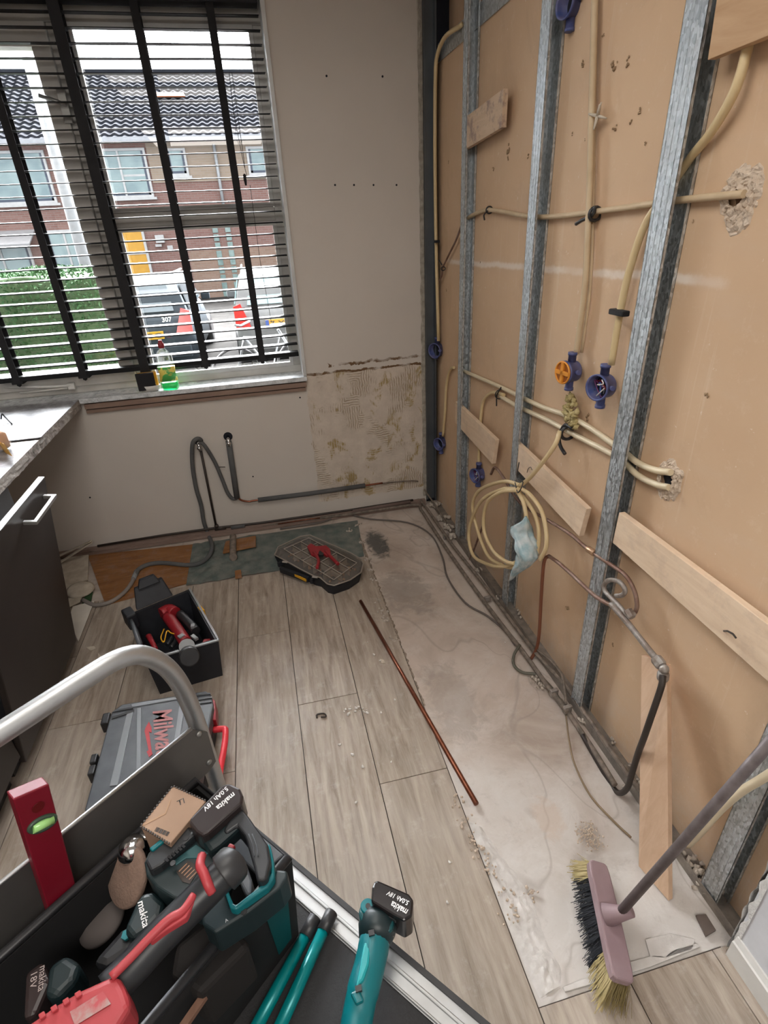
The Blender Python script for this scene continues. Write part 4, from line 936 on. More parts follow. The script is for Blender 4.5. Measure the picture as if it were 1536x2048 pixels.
# inner floor of compartments
body.prism([cen + (p - cen) * .95 + V(0, 0, -.045) for p in tp3], (0, 0, -.004))
body.build('tray', NAVY, og)
q0, q1, q2, q3 = [W(a, b, 'z', HZ - .006) for a, b in ((568, 1100), (618, 1078), (714, 1128), (668, 1162))]
dvd = MB()
for u in (.2, .4, .6, .8):
    a = q0.lerp(q3, u); b = q1.lerp(q2, u); dvd.bar(a - V(0, 0, .02), b - V(0, 0, .02), .002, .035)
for v in (.33, .66):
    a = q0.lerp(q1, v); b = q3.lerp(q2, v); dvd.bar(a - V(0, 0, .02), b - V(0, 0, .02), .002, .035)
dvd.build('dividers', pm('tan_dividers', (.24, .19, .15), .6), og)
random.seed(4); st2 = MB()
for i in range(60):
    u, v = random.random(), random.random(); p = q0.lerp(q1, v).lerp(q3.lerp(q2, v), u); p.z = .022
    st2.ball(p, random.uniform(.004, .009), 1, .5)
o_ = st2.build('small_fittings', pm('brass_fittings', (.36, .20, .11), .5, .4), og); o_['kind'] = 'stuff'
MB().prism([p for p in tp3], (0, 0, -.003)).build('clear_lid', CLEAR, og)
rim = MB().tube(tp3, .0035, 6, closed=True); lidf = MB()
for u in (0, .2, .4, .6, .8, 1): lidf.bar(q0.lerp(q3, u) + V(0, 0, .007), q1.lerp(q2, u) + V(0, 0, .007), .004, .002)
for v in (0, .33, .66, 1): lidf.bar(q0.lerp(q1, v) + V(0, 0, .007), q3.lerp(q2, v) + V(0, 0, .007), .004, .002)
rim.build('lid_rim', pm('taupe_lid_rim', (.30, .26, .22), .35), og); lidf.build('lid_ribs', pm('taupe_lid_ribs', (.34, .30, .26), .35), og)
ga, gb = W(566, 1138, 'z', .035), W(612, 1160, 'z', .035)
hb = MB().bar(ga + V(-.012, 0, 0), gb + V(.012, 0, 0), .018, .03).bar(W(556, 1130, 'z', .035), W(572, 1122, 'z', .035), .014, .026).bar(W(622, 1164, 'z', .035), W(630, 1154, 'z', .035), .014, .026)
hd = hb.build('handle', NAVY, og, bevel=.003)
MB().bar(ga + V(0, -.0095, .004), gb + V(0, -.0095, .004), .004, .014).build('handle_grip', YEL, hd)
for a, b in ((570, 1124), (630, 1154)):
    MB().box(W(a, b, 'z', HZ), (.03, .012, .006), rz=-.5).build('latch', pm('grey_latch', (.36, .33, .30), .4), og, bevel=.002)
# red pipe cutter on the lid
cz = HZ + .013
pc = thing('pipe_cutter', 'red ratchet pipe cutter lying on the clear organiser lid', 'pipe cutter', W(640, 1115, 'z', HZ))
cc = lambda l: [W(a, b, 'z', cz) for a, b in l]
MB().prism(cc([(614, 1092), (622, 1086), (632, 1092), (652, 1090), (660, 1097), (662, 1108), (654, 1112), (640, 1102), (634, 1112), (622, 1108)]), (0, 0, -.014)).build('jaw', RED, pc, bevel=.003)
MB().tube(catmull(cc([(628, 1104), (637, 1120), (634, 1136)]), 5), .008, 10, rr=None).build('handle', RED, pc)
MB().tube(catmull(cc([(652, 1102), (662, 1114), (676, 1128)]), 5), .009, 10).build('handle', RED, pc)
MB().prism(cc([(636, 1100), (650, 1098), (646, 1110), (638, 1110)]), (0, 0, -.01)).build('blade', CHAR, pc)

# ------------------------------------------------------------------ open toolbox
tb = thing('tool_crate', 'open black tool crate full of hand tools on the floor by the window side', 'toolbox', W(370, 1330, 'z', 0))
ZT = .19
tq = [W(a, b, 'z', ZT) for a, b in ((258, 1228), (379, 1178), (437, 1281), (290, 1322))]
c0 = sum(tq, V(0, 0, 0)) / 4
bq = [c0 + (p - c0) * .90 + V(0, 0, -ZT) for p in tq]
iq = [c0 + (p - c0) * .92 for p in tq]
ib = [c0 + (p - c0) * .84 + V(0, 0, -ZT + .012) for p in tq]
m = MB(); m.add(bq + tq, [(0, 1, 2, 3)] + [(i, (i + 1) % 4, 4 + (i + 1) % 4, 4 + i) for i in range(4)])
m.add(iq + ib, [(4, 5, 6, 7)] + [(i, (i + 1) % 4, 4 + (i + 1) % 4, 4 + i) for i in range(4)])
m.add(tq + iq, [(i, (i + 1) % 4, 4 + (i + 1) % 4, 4 + i) for i in range(4)])
m.build('crate_body', NAVY, tb)
rimm = MB()
for i in (1, 2, 3): rimm.bar(tq[i] + V(0, 0, .002), tq[(i + 1) % 4] + V(0, 0, .002), .008, .006)
rimm.build('rim_edge', LGREY, tb, bevel=.001)
# raised folded lid halves / side handle bracket at far end
l0, l1 = tq[0], tq[1]
far = (tq[1] - tq[2]).normalized()
lidm = MB()
la = l0.lerp(l1, .12); lb = l0.lerp(l1, .72)
lidm.prism([la, lb, lb.lerp(la, .12) + V(0, 0, .07) + far * .05, la.lerp(lb, .12) + V(0, 0, .07) + far * .05], far * .02)
lidm.prism([la.lerp(lb, .2) + far * .03 + V(0, 0, .07), la.lerp(lb, .8) + far * .03 + V(0, 0, .07), la.lerp(lb, .7) + far * .05 + V(0, 0, .10), la.lerp(lb, .3) + far * .05 + V(0, 0, .10)], far * .02)
lidm.build('raised_lid', NAVY, tb, bevel=.004)
MB().tube([tq[3].lerp(tq[0], .05) + V(0, 0, .012), tq[3].lerp(tq[0], .92) + V(0, 0, .012)], .008, 8).build('side_rail', GREYP, tb)
MB().box(tq[3].lerp(tq[0], .9), (.04, .07, .07), rz=.5).build('side_latch', NAVY, tb, bevel=.006)
MB().box(tq[1].lerp(tq[2], .42) + V(.002, 0, -.012), (.016, .04, .03), rz=.45).build('yellow_latch', YEL, tb, bevel=.003)
zz = .15
cc = lambda l, z=zz: [W(a, b, 'z', z) for a, b in l]
def toolthing(name, mb, m, label, cat, **k): return single(name, mb, m, label, cat, **k)
rp = thing('press_tool', 'red power tool with dark nose lying in the black tool crate', 'power tool', W(350, 1260, 'z', .1))
MB().tube(catmull(cc([(322, 1228), (338, 1220), (350, 1226)]), 4), .026, 14).build('head', RED, rp)
MB().tube(catmull(cc([(335, 1232), (352, 1255), (372, 1286)], .14), 5), .024, 14).build('grip', RED, rp)
MB().tube(catmull(cc([(360, 1228), (378, 1245), (392, 1262)], .15), 4), .018, 12).build('nose', BLK, rp)
MB().box(W(386, 1252, 'z', .17), (.015, .018, .012)).build('bright_switch', LGREY, rp)
MB().box(W(362, 1272, 'z', .165), (.022, .018, .006), rz=.6).build('tool_label', LGREY, rp)
MB().box(W(389, 1275, 'z', .155), (.014, .035, .01), rz=.6).build('side_plate', LGREY, rp)
toolthing('measuring_cord', MB().tube(catmull(cc([(328, 1258), (322, 1275), (328, 1284), (334, 1262), (342, 1266), (350, 1268)], .15), 5), .0025, 6), YEL, 'yellow cord tangled among the tools in the crate', 'cord')
toolthing('screwdriver', MB().tube(cc([(297, 1272), (312, 1298)], .13), .011, 10, rr=[.012, .008]), RED, 'screwdriver with red grip near the rail side of the crate', 'screwdriver')
toolthing('tape_measure', MB().lathe([(.032, -.02), (.036, -.016), (.036, .016), (.032, .02)], W(378, 1312, 'z', .185), (.3, -1, .5), 20), BLK, 'round black tape measure hooked on the near rim of the crate', 'tape measure')
toolthing('tape_ring', MB().lathe([(.028, -.012), (.028, .012)], W(374, 1294, 'z', .2), (.2, -.6, 1), 20), LGREY, 'grey tape roll resting on the near rim of the crate', 'tape')
toolthing('pliers', MB().tube(catmull(cc([(334, 1290), (345, 1275), (352, 1262)], .12), 4), .009, 8).tube(catmull(cc([(342, 1296), (352, 1280), (352, 1262)], .12), 4), .009, 8), CHAR, 'dark pliers lying deep in the crate', 'pliers')
toolthing('red_wrench', MB().bar(W(405, 1290, 'z', .12), W(425, 1288, 'z', .12), .05, .02), RED, 'red tool end in the near right corner of the crate', 'tool', bevel=.004)
toolthing('black_pouch', MB().box(W(305, 1240, 'z', .09), (.07, .1, .09), rz=.4), CHAR, 'black pouch in the far left of the crate', 'pouch', bevel=.015)

# ------------------------------------------------------------------ grey tool case with red handle
cs = thing('tool_case', 'dark grey hard tool case with red script logo and red carry handle', 'tool case', W(300, 1500, 'z', 0))
ZC = .115
cq = [W(a, b, 'z', ZC) for a, b in ((222, 1424), (243, 1408), (412, 1381), (422, 1388), (426, 1410), (396, 1575), (386, 1590), (180, 1632), (168, 1620))]
MB().prism(cq, (0, 0, -.05)).build('lid', GREYP, cs, bevel=.006)
ccn = sum(cq, V(0, 0, 0)) / len(cq)
MB().prism([ccn + (p - ccn) * .985 + V(0, 0, -.053) for p in cq], (0, 0, -.058)).build('base', NAVY, cs, bevel=.006)
def onz(l, z): return [W(a, b, 'z', z) for a, b in l]
rb = MB()
for q in ([(254, 1425), (267, 1422), (235, 1570), (219, 1572)], [(274, 1416), (282, 1415), (281, 1560), (272, 1561)], [(262, 1408), (362, 1392), (362, 1397), (264, 1414)], [(360, 1400), (372, 1398), (352, 1520), (342, 1522)]):
    rb.prism(onz(q, ZC + .003), (0, 0, -.004))
rb.build('lid_ribs', pm('mid_grey_ribs', (.22, .235, .255), .45), cs, bevel=.001)
for q in ([(223, 1433), (268, 1419), (268, 1423), (223, 1438)], [(225, 1424), (266, 1417), (266, 1413), (232, 1419)], [(388, 1389), (420, 1385), (421, 1388), (389, 1392)], [(391, 1397), (423, 1392), (424, 1395), (392, 1401)], [(393, 1404), (423, 1401), (423, 1404), (394, 1408)]):
    MB().prism(onz(q, ZC + .0035), (0, 0, -.003)).build('corner_slot', BLK, cs)
for q in ((214, 1445, .025, .05), (191, 1525, .02, .035), (187, 1548, .02, .035)): MB().box(W(q[0], q[1], 'z', .07), (q[2], q[3], .045)).build('hinge', BLK, cs, bevel=.004)
MB().prism(onz([(422, 1395), (430, 1400), (432, 1440), (424, 1440)], .09), (0, 0, -.06)).build('red_latch', RED, cs, bevel=.003)
hh = MB().tube(catmull(onz([(424, 1460), (446, 1458), (451, 1462), (449, 1490), (442, 1530), (436, 1560), (424, 1562)], .055), 4), .011, 8)
hh.build('carry_handle', pm('bright_red_handle', (.85, .04, .06), .4), cs)
text('lettering', 'Milwaukee', W(305, 1424, 'z', ZC), W(316, 1580, 'z', ZC), (0, 0, 1), pm('faded_red_print', (.42, .17, .17), .6), cs, hgt=.062, bold=.02, shear=.35, ext=.0015)
bolt = onz([(298, 1443), (303, 1455), (303, 1465), (298, 1463), (303, 1500), (305, 1508), (298, 1514), (293, 1503), (297, 1500), (289, 1462), (291, 1455)], ZC + .002)
MB().prism(bolt, (0, 0, -.002)).build('lightning_mark', pm('red_print', (.45, .03, .04), .5), cs)

# ------------------------------------------------------------------ step ladder with tool tote on top
LA = math.atan2(.65, .76)
U = V(.76, .65, 0); NN = V(-.65, .76, 0)
def LN(u, n, z): return U * u + NN * n + V(0, 0, z)
ld = thing('step_ladder', 'aluminium step ladder whose platform and hand rail hoop carry the tools', 'ladder', tuple(LN(.1, .45, 0)), LA)
PZ = .42
hp = [(-.3, .955), (.0, .955), (.1, .955), (.2, .957), (.25, .955), (.285, .94), (.312, .905), (.33, .86), (.341, .80), (.347, .70), (.35, .55), (.352, .40), (.352, .2), (.352, .02)]
MB().tube(catmull([LN(u, .755, z) for u, z in hp], 6), .0165, 16).build('hand_rail', ALU, ld)
pp = [(-.30, .733), (-.1, .733), (.325, .733), (.352, .70), (.352, .615), (.335, .605), (-.30, .605)]
pl = MB().prism([LN(u, .738, z) for u, z in pp], NN * -.003)
plo = pl.build('tray_plate', ALUP, ld)
MB().tube([LN(-.3, .737, .735), LN(.325, .737, .735)], .0035, 8).build('plate_edge', ALU, ld)
for u, z in ((.335, .712), (.338, .628)):
    MB().lathe([(.006, 0), (.006, .002), (.003, .003)], LN(u, .735, z), -NN, 12).build('rivet', STEEL, plo)
u0, u1, n0, n1 = -.42, .371, .02, .775
fr = MB()
def lbox(m, a, b, c, d, e, f): return m.prism([LN(a, c, f), LN(b, c, f), LN(b, d, f), LN(a, d, f)], (0, 0, e - f))
lbox(fr, u0, u1, n0, n1, PZ - .055, PZ - .018)
fr.build('platform_frame', ALUP, ld)
al = MB(); lbox(al, u1 - .052, u1 - .008, n0, n1, PZ - .02, PZ - .004); lbox(al, u1 - .050, u1 - .046, n0, n1, PZ - .006, PZ + .001); lbox(al, u1 - .030, u1 - .024, n0, n1, PZ - .006, PZ); lbox(al, u0, u1, n1 - .05, n1, PZ - .02, PZ - .004)
al.build('aluminium_edge', ALU, ld, bevel=.0015)
be = MB(); lbox(be, u1 - .009, u1, n0, n1, PZ - .055, PZ); be.build('black_rim', BLK, ld)
mt = MB(); lbox(mt, u0 + .02, u1 - .053, n0 + .02, n1 - .05, PZ - .015, PZ - .004); mt.build('platform_mat', RUB, ld)
for (a, b) in ((.352, .04), (-.4, .04), (-.4, .755)):
    MB().tube([LN(a, b, PZ - .03), LN(a + (.02 if a > 0 else -.05), b + (-.1 if b < .5 else .02), .02)], .0165, 12).build('leg', ALU, ld)
# tote
tt = thing('tool_tote', 'large black and teal tool tote packed with power tools on the ladder platform', 'tool tote', tuple(LN(0, .57, PZ)), LA)
TZ = .655
ta, tb_, tc_, td = -.50, .292, .452, .700
to = MB(); wl = .012; sl_ = .02
def ring4(s, z): return [LN(ta + s, tc_ + s, z), LN(tb_ - s, tc_ + s, z), LN(tb_ - s, td - s, z), LN(ta + s, td - s, z)]
O1, O0, I1, I0 = ring4(0, TZ), ring4(.012, PZ + .0), ring4(wl, TZ), ring4(.024, PZ + .015)
sd = [(0, 1, 5, 4), (1, 2, 6, 5), (2, 3, 7, 6), (3, 0, 4, 7)]
to.add(O0 + O1, sd + [(0, 3, 2, 1)]); to.add(I1 + I0, sd + [(4, 5, 6, 7)]); to.add(O1 + I1, sd)
to.build('tote_body', pm('black_tote_fabric', (.006, .006, .007), .8), tt)
MB().tube(ring4(.004, TZ + .004), .008, 8, closed=True).build('tote_rim', BLK, tt)
MB().prism([LN(tb_ + .001, tc_ + .05, TZ - .012), LN(tb_ - .009, tc_ + .07, PZ + .04), LN(tb_ - .009, tc_ + .15, PZ + .04), LN(tb_ + .001, tc_ + .20, TZ - .012)], U * .002).build('teal_panel', pm('deep_teal_fabric', (.0, .055, .06), .5), tt)
MB().prism([LN(tb_ - .07, tc_ - .001, TZ - .02), LN(tb_ - .02, tc_ - .001, TZ - .02), LN(tb_ - .03, tc_ + .009, PZ + .03), LN(tb_ - .06, tc_ + .009, PZ + .03)], NN * -.002).build('teal_panel', pm('deep_teal_panel', (.0, .055, .06), .5), tt)
MB().prism([LN(tb_ - .05, tc_ + .02, TZ + .006), LN(tb_ - .006, tc_ + .01, TZ + .01), LN(tb_ - .006, tc_ + .16, TZ + .01), LN(tb_ - .05, tc_ + .16, TZ + .006)], (0, 0, -.01)).build('corner_lip', GREYP, tt, bevel=.003)
# level
lv = thing('spirit_level', 'red box spirit level standing upright between ladder plate and tote', 'spirit level', tuple(LN(.03, .722, PZ)), LA)
vz0, vz1 = .45, .885
def lvp(px, py): return WN(px, py, (-.65, .76), .728)
lq = [lvp(12, 1582), lvp(84, 1552), lvp(152, 1812), lvp(98, 1845)]
dlow = (lq[3] - lq[0]).normalized() * .12
lq[2] = lq[2] + dlow; lq[3] = lq[3] + dlow
lbm = MB().prism(lq, NN * -.022)
lbm.build('level_body', REDL, lv, bevel=.002)
vc = lvp(71, 1630) - NN * .0225
ax_ = (lq[1] - lq[0]).normalized(); up_ = (lq[0] - lq[3]).normalized()
for c_, s_ in ((vc, 1.0),):
    rm = MB(); rm.tube([c_ + ax_ * math.cos(a) * .017 + up_ * math.sin(a) * .011 for a in [i * math.pi / 10 for i in range(20)]], .0035, 6, closed=True)
    vv = rm.build('vial_frame', VIALD, lv)
    MB().tube([c_ - ax_ * .0135, c_ + ax_ * .0135], .0075, 12).build('vial', GREENV, vv)
v2c = lvp(143, 1772) - NN * .023
MB().box(v2c, (.02, .02, .03), rz=LA).build('end_vial', GREENV, lv, bevel=.004)
MB().lathe([(.008, 0), (.008, .001)], lvp(62, 1597) - NN * .0225, -NN, 16).build('hanging_hole', pm('dark_red', (.12, .004, .006), .4), lv)

# tools in the tote
def Z(l, z): return [W(a, b, 'z', z) for a, b in l]
bx = thing('cardboard_box', 'small brown cardboard box with barcode standing at the far end of the tote', 'box', W(335, 1640, 'z', .66))
MB().prism(Z([(281, 1652), (346, 1572), (412, 1602), (340, 1688)], .735), (0, 0, -.06)).build('box_body', CARD, bx, bevel=.001)
bcd = MB()
for i in range(12):
    a = W(314 + i * 2.2, 1654 + i * .9, 'z', .7354); b_ = W(309 + i * 2.2, 1662 + i * .9, 'z', .7354); bcd.bar(a, b_, .0008 + .0007 * (i % 3), .0004)
bcd.build('barcode', INK, bx)
MB().prism(Z([(281, 1652), (330, 1626), (340, 1600), (342, 1600), (332, 1628), (290, 1650)], .7353), (0, 0, .0003)).build('flap_crease', pm('crease_brown', (.36, .22, .13), .8), bx)
pe = MB()
for (p0_, p1_) in ((W(281, 1652, 'z', .735), W(346, 1572, 'z', .735)), (W(346, 1572, 'z', .735), W(412, 1602, 'z', .735)), (W(281, 1652, 'z', .735), W(340, 1688, 'z', .735))):
    n_ = 13
    for i in range(n_):
        c_ = p0_.lerp(p1_, (i + .5) / n_); dd_ = (p1_ - p0_).normalized(); pe.bar(c_ - dd_ * .0014, c_ + dd_ * .0014, .003, .002)
pe.build('perforated_edge', INK, bx)
text('lettering', 'Tl', W(356, 1613, 'z', .735), W(370, 1606, 'z', .735), (0, 0, 1), INK, bx, ext=.0006, bold=.01)
saw = thing('jigsaw', 'teal and black cordless saw with D-handle and battery, topmost tool in the tote', 'power saw', W(400, 1740, 'z', .62))
zs = .74
MB().prism(Z([(288, 1724), (297, 1703), (363, 1647), (378, 1650), (398, 1672), (419, 1703), (446, 1682), (462, 1700), (447, 1766), (461, 1813), (471, 1815), (518, 1782), (547, 1752), (552, 1738), (574, 1740), (576, 1752), (560, 1775), (500, 1822), (430, 1866), (405, 1850), (400, 1815), (345, 1796), (312, 1775), (292, 1750)], zs - .03), (0, 0, -.055)).build('saw_body', TEALD, saw, bevel=.004, seg=3)
MB().prism(Z([(290, 1722), (300, 1700), (364, 1648), (378, 1652), (392, 1668), (356, 1700), (322, 1730), (300, 1742)], zs - .014), (0, 0, -.05)).build('motor_cover', CHAR, saw, bevel=.004)
MB().prism(Z([(298, 1696), (362, 1644), (368, 1649), (304, 1702)], zs - .010), (0, 0, -.02)).build('teal_strip', TEAL, saw, bevel=.002)
MB().prism(Z([(345, 1722), (392, 1688), (418, 1706), (400, 1716), (372, 1716), (352, 1730)], zs - .028), (0, 0, -.01)).build('teal_flash', pm('mid_teal_plastic', (.03, .10, .11), .4), saw, bevel=.001)
vs_ = MB()
for i in range(6): vs_.prism(Z([(328 + i * 6.6, 1720 - i * 5.6), (332 + i * 6.6, 1716 - i * 5.6), (339 + i * 6.6, 1721 - i * 5.6), (335 + i * 6.6, 1725 - i * 5.6)], zs - .0135), (0, 0, .001))
vs_.build('air_slots', BLKT, saw)
for a, b in ((372, 1677), (346, 1727), (546, 1760), (488, 1824), (411, 1676)):
    MB().lathe([(.0042, 0), (.0042, .0015)], W(a, b, 'z', zs - .0145 if a < 380 else zs - .0295), (0, 0, 1), 12).build('screw_hole', BLK, saw)
MB().prism(Z([(534, 1685), (541, 1690), (548, 1725), (549, 1754), (535, 1774), (518, 1786), (472, 1819), (460, 1816), (444, 1768), (450, 1764), (466, 1806), (472, 1809), (514, 1776), (534, 1760), (542, 1745), (541, 1722)], zs - .016), (0, 0, -.02)).build('d_handle', TEAL, saw, bevel=.0025)
MB().prism(Z([(470, 1616), (486, 1618), (500, 1636), (520, 1665), (536, 1690), (541, 1722), (534, 1755), (524, 1762), (513, 1760), (508, 1735), (498, 1700), (490, 1672), (474, 1652), (452, 1668), (446, 1660)], zs - .002), (0, 0, -.035)).build('rubber_grip', CHAR, saw, bevel=.007, seg=3)
for gx in (0, 7): MB().tube(catmull([W(497 + gx, 1668, 'z', zs + .0005), W(505 + gx, 1690, 'z', zs + .0005), W(509 + gx, 1712, 'z', zs + .0005)], 4), .0009, 6).build('grip_ridge', GREYP, saw)
MB().prism(Z([(463, 1716), (484, 1707), (494, 1730), (504, 1760), (503, 1788), (494, 1792), (480, 1764)], zs - .026), (0, 0, -.025)).build('trigger', GREYP, saw, bevel=.004)
lb = MB().prism(Z([(353, 1744), (376, 1722), (402, 1734), (380, 1768), (365, 1764)], zs - .0293), (0, 0, .0005)).build('rating_plate', pm('brown_rating_plate', (.03, .017, .011), .5), saw)
for i in range(5):
    a = W(358 + i * 5, 1746 + i * 4 - 3, 'z', zs - .0286); b_ = W(374 + i * 5, 1729 + i * 4 - 2, 'z', zs - .0286)
    MB().bar(a, b_, .0014, .0003).build('print_line', pm('pale_orange_print', (.40, .22, .13), .5), saw)
bt1 = MB().prism(Z([(377, 1645), (380, 1636), (444, 1569), (460, 1566), (480, 1576), (486, 1590), (484, 1606), (416, 1666), (404, 1672), (392, 1664)], zs + .012), (0, 0, -.05))
b1 = bt1.build('battery', pm('black_battery', (.028, .02, .02), .28), saw, bevel=.004)
MB().prism(Z([(398, 1672), (462, 1618), (478, 1622), (496, 1640), (440, 1690), (420, 1704)], zs - .005), (0, 0, -.03)).build('battery_seat', TEALD, saw, bevel=.006)
text('lettering', 'makita', W(466, 1584, 'z', zs + .012), W(431, 1614, 'z', zs + .012), (0, 0, 1), WTXT, saw, hgt=.010, bold=.02, shear=.15)
text('lettering', '5.0Ah 18V', W(452, 1573, 'z', zs + .012), W(404, 1618, 'z', zs + .012), (0, 0, 1), WTXT, saw, hgt=.0085, bold=.015, shear=.15)
text('lettering', 'A', W(451, 1846, 'z', zs - .03), W(457, 1842, 'z', zs - .03), (0, 0, 1), WTXT, saw)
# multitool red and black
mtz = .715
rt_ = thing('multi_tool', 'long black and red cordless oscillating tool lying along the middle of the tote', 'power tool', W(300, 1880, 'z', .6))
MB().tube(catmull([W(470, 1725, 'z', .765), W(430, 1765, 'z', .76), W(380, 1815, 'z', .75), W(320, 1875, 'z', .745), W(265, 1935, 'z', .74), W(215, 1985, 'z', .74)], 6), .022, 16, rr=None).build('body', CHAR, rt_)
MB().tube(catmull([W(465, 1728, 'z', .766), W(458, 1736, 'z', .768), W(447, 1747, 'z', .766)], 4), .026, 18).build('head', BLK, rt_)
MB().tube(catmull([W(404, 1712, 'z', .775), W(400, 1730, 'z', .785), W(408, 1748, 'z', .785), W(416, 1768, 'z', .78), W(424, 1785, 'z', .77)], 4), .0065, 8).build('red_collar', CRED, rt_)
MB().tube(catmull([W(388, 1790, 'z', .772), W(365, 1822, 'z', .773), W(338, 1838, 'z', .775), W(300, 1875, 'z', .772), W(262, 1915, 'z', .77), W(222, 1955, 'z', .77)], 5), .0055, 8, rr=None).build('red_trim', CRED, rt_)
MB().prism([W(a, b, 'z', .772) for a, b in [(292, 1870), (330, 1845), (364, 1825), (386, 1795), (390, 1800), (372, 1835), (335, 1858), (300, 1884)]], (0, 0, -.012)).build('red_flank', CRED, rt_, bevel=.002)
MB().prism([W(a, b, 'z', .77) for a, b in [(236, 1948), (218, 1952), (160, 1978), (110, 2008), (50, 2050), (20, 2090), (170, 2090), (230, 2060), (262, 2010), (250, 1975)]], (0, 0, -.05)).build('red_body', CRED, rt_, bevel=.008, seg=3)
lab = MB().prism([W(a, b, 'z', .771) for a, b in [(140, 2024), (206, 1983), (222, 2008), (150, 2052)]], (0, 0, .0006)).build('rating_label', pm('silver_red_label', (.35, .28, .26), .4, c2=(.4, .06, .07), sc=60), rt_)
rbm = MB()
for i in range(4): rbm.prism([W(a + i * -24, b + i * 14, 'z', .771) for a, b in [(150, 1990), (162, 1982), (166, 1992), (154, 2000)]], (0, 0, .004))
rbm.build('grip_ribs', CRED, rt_, bevel=.001)
MB().prism([W(a, b, 'z', .76) for a, b in [(345, 1815), (400, 1770), (415, 1785), (360, 1835)]], (0, 0, .006)).build('slide_switch', GREYP, rt_, bevel=.002)
# drill
drl = thing('cordless_drill', 'teal cordless drill with white lettering deep in the tote left of the saw', 'drill', W(290, 1830, 'z', .55))
MB().prism(Z([(272, 1800), (280, 1785), (306, 1778), (330, 1800), (322, 1830), (300, 1855), (262, 1880), (245, 1860)], .68), (0, 0, -.06)).build('drill_body', TEALD, drl, bevel=.012, seg=3)
MB().prism(Z([(240, 1858), (262, 1845), (285, 1870), (258, 1905), (210, 1935), (180, 1925)], .655), (0, 0, -.04)).build('handle', CHAR, drl, bevel=.01)
MB().prism(Z([(246, 1862), (256, 1858), (262, 1872), (250, 1880), (242, 1876)], .662), (0, 0, -.004)).build('teal_patch', TEAL, drl)
text('lettering', 'makita', W(275, 1806, 'z', .68), W(286, 1858, 'z', .68), (0, 0, 1), WTXT, drl, hgt=.010, bold=.015, shear=.15, ext=.0008)
dr2 = thing('cordless_driver', 'second dark teal tool with battery in the near left of the tote', 'power tool', W(110, 1970, 'z', .55))
MB().prism(Z([(95, 1930), (130, 1905), (160, 1925), (150, 1960), (110, 2000), (85, 1990)], .66), (0, 0, -.06)).build('tool_body', TEALD, dr2, bevel=.012, seg=3)
MB().prism(Z([(50, 1945), (85, 1920), (100, 1960), (70, 2030), (45, 2040)], .66), (0, 0, -.06)).build('battery', pm('dark_battery', (.03, .02, .02), .3), dr2, bevel=.006)
text('lettering', 'makita', W(80, 1935, 'z', .66), W(76, 1985, 'z', .66), (0, 0, 1), pm('dim_print', (.45, .38, .36), .5), dr2, hgt=.009, ext=.0008)
text('lettering', '18V', W(62, 1950, 'z', .66), W(60, 1980, 'z', .66), (0, 0, 1), pm('dim_print', (.45, .38, .36), .5), dr2, hgt=.008, ext=.0008)
# discs
dax = Vector((-.55, -.25, .8)).normalized()
single('sanding_disc', MB().lathe([(.043, -.007), (.046, -.003), (.046, .003), (.043, .006), (.012, .0065)], W(255, 1750, 'z', .645), (-.62, -.45, .64), 36), SAND, 'brown round sanding disc standing on edge between drill and saw', 'disc')
single('sanding_disc', MB().lathe([(.036, -.003), (.036, .003)], W(190, 1762, 'z', .58), (-.5, -.4, .77), 32), SAND, 'brown disc half hidden under the tote rim beside the level', 'disc')
single('polishing_pad', MB().lathe([(.030, -.008), (.036, -.003), (.036, .003), (.022, .009), (.004, .010)], W(205, 1845, 'z', .58), (-.3, .1, 1), 32), pm('grey_pad', (.10, .085, .08), .9), 'dark grey pad lying low in the tote', 'pad')
single('cup_brush', MB().lathe([(.022, 0), (.024, .012), (.017, .026), (.006, .032)], W(272, 1708, 'z', .655), (-.2, .2, 1), 28), CHR, 'shiny chrome cup above the brown sanding disc', 'cup')
single('chrome_socket', MB().lathe([(.014, 0), (.016, .02), (.010, .03)], W(300, 1690, 'z', .64), (0, .3, 1), 24), CHR, 'chrome socket under the corner of the cardboard box', 'socket')
single('knife', MB().bar(W(448, 1720, 'z', .745), W(466, 1690, 'z', .748), .010, .008), RED, 'red knife handle wedged inside the D-handle', 'knife', bevel=.002)
# battens and paper in the front of the tote
single('wood_stick', MB().bar(W(362, 2060, 'z', .62), W(472, 1900, 'z', .615), .010, .008), m_wood('brown_stick', (.16, .08, .05), (.22, .12, .08), 'Y'), 'thin brown wooden stick in the front pocket of the tote', 'stick')
single('dark_case', MB().prism(Z([(350, 1890), (430, 1825), (470, 1850), (500, 1890), (400, 1990), (340, 1950)], .64), (0, 0, -.1)), pm('brown_black_case', (.007, .005, .0045), .8), 'dark case filling the near side of the tote below the saw', 'case', bevel=.008)
# teal tubes on platform
for i, (a, b, lab) in enumerate((((664, 1823), (548, 2080), 'right'), ((631, 1834), (499, 2080), 'left'))):
    pa, pb = W(a[0], a[1], 'z', PZ + .013), W(b[0], b[1], 'z', PZ + .013)
    t = thing('teal_tube', 'teal metal tube with black end cap beside the tote, %s one of the pair' % lab, 'tube', pa - V(0, 0, .013))
    d = (pb - pa).normalized()
    MB().tube([pa + d * .03, pb], .0105, 16).build('tube_shaft', pm('glossy_teal_tube', (.0, .24, .25), .3, .2), t)
    MB().tube([pa, pa + d * .002, pa + d * .035], .0118, 16, rr=[.010, .0122, .0122]).build('end_cap', BLK, t)
